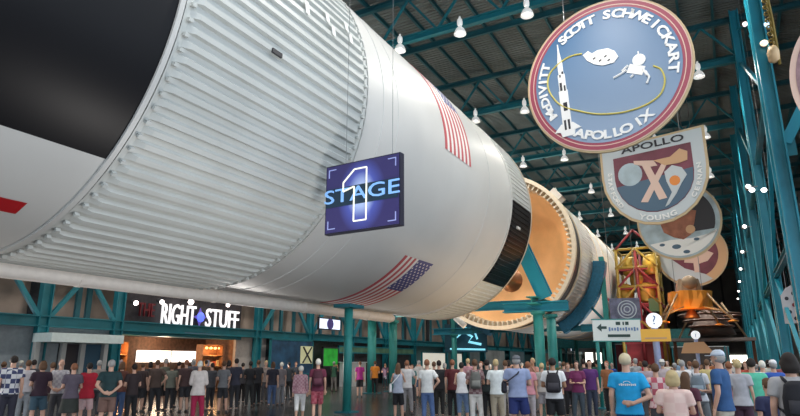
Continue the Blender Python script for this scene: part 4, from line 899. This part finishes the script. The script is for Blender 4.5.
# left group, standing close together with their backs to the camera
p = P_(12, 13.6, 1.80, 176, 'relax','m','tee',(.62,.62,.64),'trousers',(.03,.03,.05),'short','dk','person in a navy and white checkered shirt, farthest left of the crowd', pat=((.05,.06,.14),9), wide=1.12)
P_(27.5, 15.5, 1.70, 170,'relax','f','tee',(.55,.52,.56),'trousers',(.35,.38,.42),'short','br','person in pale top and light trousers behind the checkered shirt')
P_(3, 16.5, 1.66, 160,'relax','m','tee',(.10,.05,.05),'trousers',BLK,'short','br','person in dark brown at the left picture edge')
P_(42, 13.9, 1.68, 178,'front','f','tee',(.03,.012,.025),'shorts',(.05,.10,.14),'bob','br','person in black top and dark teal shorts, left crowd', wide=1.1)
P_(52, 15.6, 1.64, 182,'relax','m','tee',(.05,.02,.03),'trousers',(.2,.17,.14),'short','br','person in dark maroon beside the bald figure')
P_(60.5, 14.6, 1.72, 165,'behind','m','tee',(.36,.34,.38),'trousers',DGR,None,None,'bald pink headed person in mottled grey shirt before the booth door', pat=((.5,.48,.5),14))
P_(73.5, 13.4, 1.62, 180,'front','f','tee',(.10,.08,.11),'skirt',(.03,.035,.03),'short','rb','person with reddish hair in dark purple grey top and dark skirt', wide=1.08)
P_(89, 14.2, 1.63, 180,'front','f','jacket',(.42,.01,.03),'shorts',(.62,.42,.42),'short','dk','person in bright red jacket and pale pink shorts')
P_(98.5, 16.8, 1.70, 178,'relax','m','tee',(.25,.22,.2),'trousers',DGR,'short','g','grey haired person half hidden right of the red jacket')
P_(110.5, 13.3, 1.70, 176,'behind','m','tee',(.012,.04,.045),'shorts',(.18,.10,.08),'short','g','person in dark green shirt with hands behind the back', wide=1.12)
P_(122, 16.0, 1.66, 150,'relax','f','tee',(.10,.03,.02),'trousers',(.04,.08,.18),'bob','br','person in brown top and blue jeans before the shop left shelf')
P_(134, 15.0, 1.60, 200,'front','m','tee',(.03,.018,.02),'trousers',BLK,'short','dk','person in black, first of the dark group before the shop')
P_(33, 17.5, 1.72, 180,'relax','m','tee',(.03,.03,.04),'trousers',BLK,'short','dk','dark clothed person peeking between checkered shirt and black top')
P_(20, 18.5, 1.70, 180,'relax','m','tee',(.3,.26,.25),'trousers',DGR,'cap',(.5,.48,.4),'person in a pale cap behind the checkered shirt')
# in front of the shop
shop = [(143,20,(.05,.03,.03),'br','maroon black'),(150,21.5,(.03,.03,.035),'dk','charcoal'),(157,18.0,(.08,.05,.04),'br','dull brown'),(165,20.5,(.12,.13,.10),'g','olive grey'),(172,19,(.16,.17,.14),'br','pale olive'),(179,22,(.03,.03,.03),'dk','sooty black'),
        (186,20,(.06,.03,.03),'rb','dark russet'),(193,23,(.10,.10,.12),'g','slate'),(212,20.5,(.06,.06,.07),'dk','dark slate'),(224,18.6,(.16,.16,.17),'br','mid grey'),(229,22.5,(.05,.04,.04),'dk','dusky brown'),(236,20.5,(.03,.03,.05),'dk','inky navy')]
for i, (px, D, c, hc, nm) in enumerate(shop):
    P_(px, D, 1.62+.05*((i*5)%4), 180+(-30,20,0,35,-15)[i%5], ('relax','front','hip','phone')[i%4], 'mf'[i%2], 'tee', c, ('trousers','shorts')[i%3 == 0], (.025,.025,.03), ('short','bob','short')[i%3], hc, 'person in %s top standing in the shop crowd' % nm, grp='crowd before the shop')
P_(199.5, 15.2, 1.68, 172,'front','f','jacket',(.62,.55,.52),'trousers',(.36,.012,.06),'short','w','person in crimson trousers and pale open jacket before the shop')
# dark group left of the couple
for i, (px, D, h, c, b, hk, hc, sk, nm) in enumerate(((243,24,1.62,(.05,.05,.06),BLK,'short','dk','p','person in black at the left end of the middle dark group'),(250.5,22,1.68,BLK,(.03,.03,.03),'short','dk','d','dark haired person in black with a white sneaker, second in the middle group'),
    (258,23,1.72,(.02,.02,.025),BLK,'short','br','t','taller person in black beside a teal wall column'),(266,24.5,1.70,(.25,.2,.18),DGR,'short','bl','p','fair person in tan top in the middle dark group'),
    (273,22,1.66,(.02,.018,.03),JEAN,'bob','br','p','person in black top and blue jeans, right in the middle dark group'),(281.5,23,1.64,(.16,.14,.15),(.2,.2,.22),'short','w','p','white haired person at the right end of the middle dark group'),
    (289,27,1.64,(.03,.04,.05),BLK,'short','dk','t','small dark figure behind the white haired person'),(296,30,1.66,(.05,.06,.08),BLK,'short','br','p','dark figure far behind the pink shirted person'))):
    P_(px, D, h, 180+(-20,15,30,-160,0,20,0,170)[i], ('relax','front','relax','relax','walk','relax','hip','relax')[i], 'mf'[i%2], 'tee', c, 'trousers', b, hk, hc, nm, skin=sk, grp='middle dark group')
P_(301, 16.2, 1.54, 178,'walk','f','long',(.42,.20,.25),'capri',(.80,.79,.78),'short','w','white haired person in pink patterned shirt and white capri trousers', pat=((.55,.35,.38),16), wide=1.08)
p = P_(318, 15.6, 1.74, 180,'walk','m','tee',MAR,'shorts',(.34,.05,.08),'short','w','person in maroon shirt and red plaid shorts with a backpack', bpat=((.45,.12,.15),12))
backpack(p, (.07,.015,.03), 'dark maroon backpack on the person in plaid shorts')
P_(360, 28.5, 1.68, 180,'relax','f','tee',(.36,.02,.20),'shorts',BLK,'short','br','person in magenta top and black shorts near the teal post')
P_(375, 31, 1.70, 175,'phone','m','tee',(.60,.20,.02),'trousers',BLK,'short','br','person in orange shirt right of the magenta top')
p = P_(398, 15.8, 1.62, 178,'camera','f','tank',(.36,.40,.50),'shorts',BLK,'long','br','person in grey blue tank top raising both arms', wide=.95); shoulder_bag(p, WHT, 'white bag at the hip of the person in grey blue tank top', 1, .88)
held_camera(p, 'small camera raised by the person in grey blue tank top')
P_(407, 18.0, 1.70, 170,'camera','m','tee',(.6,.58,.58),'trousers',(.25,.24,.25),'short','rb','person in white shirt taking a picture behind the grey blue tank top')
p = P_(427, 15.0, 1.72, 176,'hip','m','tee',(.78,.78,.76),'trousers',(.10,.17,.36),'curly','rb','person in white shirt and blue jeans with curly auburn hair')
P_(439, 17.0, 1.70, 185,'relax','m','tee',BLK,'trousers',(.02,.02,.02),'short','dk','person all in black right of the blue jeans')
P_(434, 20, 1.66, 178,'relax','f','tee',(.45,.46,.48),'trousers',DGR,'short','br','person in light grey between the blue jeans and the black clothes')
P_(452.5, 16.5, 1.72, 170,'phone','m','tee',(.10,.015,.02),'trousers',BLK,'short','rb','person in dark maroon shirt left of the denim skirt')
P_(461.5, 15.6, 1.64, 180,'front','f','tank',(.74,.74,.76),'capri',(.13,.20,.34),'short','dk','person in white sleeveless top and blue denim capris', shoes=(.7,.7,.7))
p = P_(475, 14.4, 1.72, 183,'front','m','tee',(.36,.26,.26),'trousers',(.74,.71,.68),'short','br','person in plaid shirt and white trousers with a grey backpack', pat=((.20,.10,.11),12)); backpack(p, (.13,.13,.12), 'grey backpack worn by the person in white trousers')
P_(487, 15.4, 1.72, 178,'relax','m','tee',(.012,.02,.022),'trousers',BLK,'short','dk','person in black between white trousers and khaki trousers')
P_(496, 14.2, 1.72, 185,'front','m','tee',(.72,.76,.76),'trousers',KHK,'short','bl','blond person in pale mint white shirt and khaki trousers')
P_(505.5, 16.5, 1.70, 178,'relax','m','tee',(.45,.44,.46),'trousers',(.5,.47,.44),'short','br','person in light grey shirt behind the lavender polo')
p = P_(517, 12.4, 1.80, 178,'front','m','tee',(.30,.36,.56),'shorts',(.02,.035,.16),'cap',(.14,.15,.17),'big person in lavender blue polo, navy shorts and grey cap', wide=1.2); shoulder_bag(p, (.02,.02,.03), 'black shoulder bag worn by the person in lavender polo', 1, .95)
P_(528, 14.6, 1.66, 182,'relax','f','tee',(.56,.24,.28),'capri',(.45,.4,.42),'short','rb','person in pink top tucked behind the lavender polo')
p = P_(553, 12.4, 1.74, 178,'front','m','tee',(.82,.82,.83),'shorts',BLK,'short','dk','person in white shirt and black shorts right of the double teal legs', wide=1.1, skin='t'); backpack(p, (.02,.018,.025), 'black backpack slung over the white shirt')
P_(542, 16.2, 1.62, 180,'relax','f','tee',(.42,.38,.36),'shorts',(.3,.28,.3),'short','bl','person partly hidden behind the double teal legs')
for i, (px, D, h, c, b, hk, hc, nm) in enumerate(((568,17,1.62,(.08,.02,.05),BLK,'short','br','person in dark plum left of the violet pair'),(577,15.5,1.68,(.16,.02,.09),(.05,.07,.09),'bob','dk','person in raspberry maroon facing the camera'),(590,16.5,1.72,(.09,.02,.14),(.03,.04,.07),'short','dk','person in deep violet facing the camera, beside raspberry maroon'),
    (584,20,1.75,(.03,.03,.03),BLK,'short','dk','tall dark figure behind the violet pair'),(564,22,1.66,(.25,.2,.2),DGR,'short','br','person in dull taupe beyond the white shirt with backpack'),(607,18,1.68,(.3,.12,.05),BLK,'short','rb','person in rust brown left of the bright blue shirt'))):
    P_(px, D, h, (10,-10,15,180,160,-30)[i], ('relax','front','relax','relax','front','relax')[i], 'ffmmfm'[i], 'tee', c, 'trousers', b, hk, hc, nm)
# the two big figures in front
p = P_(627, 8.9, 1.78, 178,'bent','m','tee',(.01,.34,.68),'trousers',(.01,.06,.20),'short',(.66,.56,.38),'white haired person in bright blue shirt, one arm bent behind the back', wide=1.14)
mt = MB(); k_ = 0
for i in range(9):
    a = -.115+i*.027; hh = (.030,.024,.034,.022,.03)[i%5]
    mt.box((a, 0, .0), (.018, .006, hh)); mt.box((a+.005, 0, hh*.3), (.02,.006,.008))
for i in range(9): a = pi*i/8; mt.box((.045*cos(a), 0, .03+.022*sin(a)), (.012,.006,.008))
q = put('shirt_print', mt.mesh('print', [SKIN]), p, pcol((.75,.8,.8))); q.location = (0,.139,1.30)
p = P_(673, 7.7, 1.54, 178,'front','f','tee',(.80,.55,.50),'trousers',(.3,.25,.25),'bob','bl','person with light brown hair in pale peach shirt, front right of the blue shirt', wide=1.18, pat=((.84,.62,.56),7))
P_(686, 9.0, 1.50, 160,'relax','f','tee',(.09,.02,.04),'trousers',BLK,'long','br','dark haired person in dark maroon behind the peach shirt')
P_(656, 10.5, 1.62, 190,'front','f','tee',(.48,.10,.14),'trousers',DGR,'short','br','person in red and pink top between the blue shirt and the peach shirt', pat=((.7,.5,.5),8))
P_(646, 15, 1.68, 180,'relax','m','tee',(.38,.3,.34),'trousers',DGR,'short','dk','person in mauve grey behind the red and pink top')
P_(663, 17, 1.72, 178,'relax','m','tee',(.5,.42,.44),'trousers',BLK,'hat',(.62,.6,.56),'person in pale brimmed hat behind the red and pink top')
p = P_(697, 12.0, 1.68, 178,'front','f','tee',(.60,.60,.64),'trousers',(.18,.20,.22),'short','br','person in light shirt and grey trousers left of the blue polo'); backpack(p, (.16,.20,.24), 'slate backpack on the person left of the blue polo')
P_(683, 14.5, 1.70, 170,'relax','m','tee',(.72,.70,.70),'trousers',(.2,.2,.22),'short','g','person in white shirt farther behind, left of the slate backpack')
P_(708, 15.5, 1.72, 176,'relax','m','tee',(.55,.45,.2),'trousers',DGR,'short','br','person in mustard yellow behind the blue polo')
P_(720.5, 9.2, 1.84, 250,'phone','m','tee',(.025,.09,.24),'trousers',(.52,.48,.40),'cap',(.55,.62,.72),'tall person in dark blue polo, khaki trousers and pale blue cap', wide=1.08)
P_(739, 10.6, 1.70, 178,'relax','f','tee',(.42,.42,.46),'shorts',(.05,.02,.04),'short','bl','person in grey top and dark plum shorts right of the blue polo')
P_(730, 12.5, 1.66, 182,'relax','f','tee',(.55,.25,.25),'trousers',(.4,.2,.22),'short','rb','person in salmon pink between the blue polo and the grey top')
P_(753, 10.8, 1.72, 178,'relax','m','tee',(.10,.52,.36),'trousers',(.13,.15,.15),'short','dk','person in mint green shirt and grey trousers', wide=1.1)
P_(763.5, 13.0, 1.68, 180,'relax','m','tee',(.78,.77,.76),'trousers',(.3,.3,.32),'short','w','white haired person in white shirt right of the mint green shirt')
P_(774.5, 12.0, 1.70, 200,'relax','m','tee',(.03,.10,.42),'trousers',(.3,.28,.26),'cap',(.78,.77,.8),'person in royal blue shirt and white cap')
p = P_(767, 7.6, 1.44, 215,'relax','m','tee',(.025,.03,.09),'shorts',(.3,.3,.32),'short','br','child in navy shirt at the front right, head turned aside')
p = P_(793, 6.8, 1.76, 190,'relax','m','tee',(.42,.41,.42),'trousers',(.5,.47,.46),'bob','dk','long dark haired person in grey shirt at the right picture edge', wide=1.1); backpack(p, (.012,.012,.018), 'black backpack on the long dark haired person at the right edge')
P_(783, 17.5, 1.70, 180,'relax','f','tee',(.35,.1,.12),'trousers',DGR,'short','br','person in brick red far behind the royal blue shirt')
# far crowd
far = [(412,24,'faded teal',(.08,.2,.2)),(419,28,'chalk white',(.6,.6,.6)),(445,24,'smoke grey',(.2,.2,.22)),(468,22,'rose pink',(.5,.25,.28)),(481,20,'wine red',(.2,.03,.06)),(490,24,'ivory',(.65,.62,.55)),(509,22,'coffee brown',(.12,.07,.05)),(522,26,'pale lilac',(.4,.36,.5)),
       (533,19,'salmon',(.5,.25,.2)),(560,28,'moss green',(.1,.14,.06)),(572,30,'cloud white',(.7,.7,.7)),(597,24,'bottle green',(.02,.1,.07)),(612,26,'cobalt blue',(.03,.08,.35)),(636,22,'silver grey',(.45,.46,.48)),(641,27,'cherry red',(.45,.03,.05)),(650,24,'sand beige',(.5,.42,.3)),
       (668,25,'cream white',(.72,.7,.62)),(675,21,'dusty rose',(.5,.3,.32)),(680,28,'sky blue',(.3,.45,.65)),(690,19,'pearl white',(.72,.72,.74)),(702,24,'lemon yellow',(.65,.55,.15)),(713,29,'brick orange',(.45,.16,.06)),(727,20,'ash grey',(.3,.3,.32)),(735,27,'snow white',(.78,.78,.78)),
       (746,18,'tomato red',(.5,.08,.05)),(757,24,'steel blue',(.14,.2,.3)),(769,19,'linen white',(.7,.68,.62)),(783,22,'grape purple',(.14,.05,.2)),(790,21,'tan brown',(.35,.22,.14)),(334,34,'pine green',(.03,.1,.06)),(385,38,'plum black',(.06,.03,.05)),(206,27,'umber',(.1,.06,.04)),(660,31,'coral',(.55,.2,.16)),(696,33,'baby blue',(.4,.5,.6)),(548,33,'chestnut',(.2,.08,.05)),(628,33,'amber brown',(.3,.17,.05))]
for i, (px, D, nm, c) in enumerate(far):
    P_(px, D, 1.56+.055*((i*3)%5), 180+((i*47)%90-45 if i % 4 else 150), ('relax','camera','front','point','hip','phone','camera')[i%7], 'mf'[i%2], ('tee','long','tee')[i%3], c, ('trousers','shorts','trousers')[i%3], ((.03,.03,.04),(.2,.19,.18),(.07,.1,.17))[(i*2)%3], ('short','cap','bob','short')[i%4], ((.5,.5,.5) if i % 4 == 1 else ('br','dk','g','bl','rb')[i%5]), 'person in %s top in the far crowd' % nm, skin='plt'[i%3], grp='far crowd')
# ---------------------------------------------------------------- light
w = bpy.data.worlds.new('world'); S.world = w; w.use_nodes = True
bg = w.node_tree.nodes['Background']; bg.inputs[0].default_value = (.80,.90,1,1); bg.inputs[1].default_value = 1.35
S.view_settings.view_transform = 'Standard'; S.view_settings.look = 'None'; S.view_settings.gamma = 1; S.view_settings.use_curve_mapping = False
S.view_settings.exposure = .45
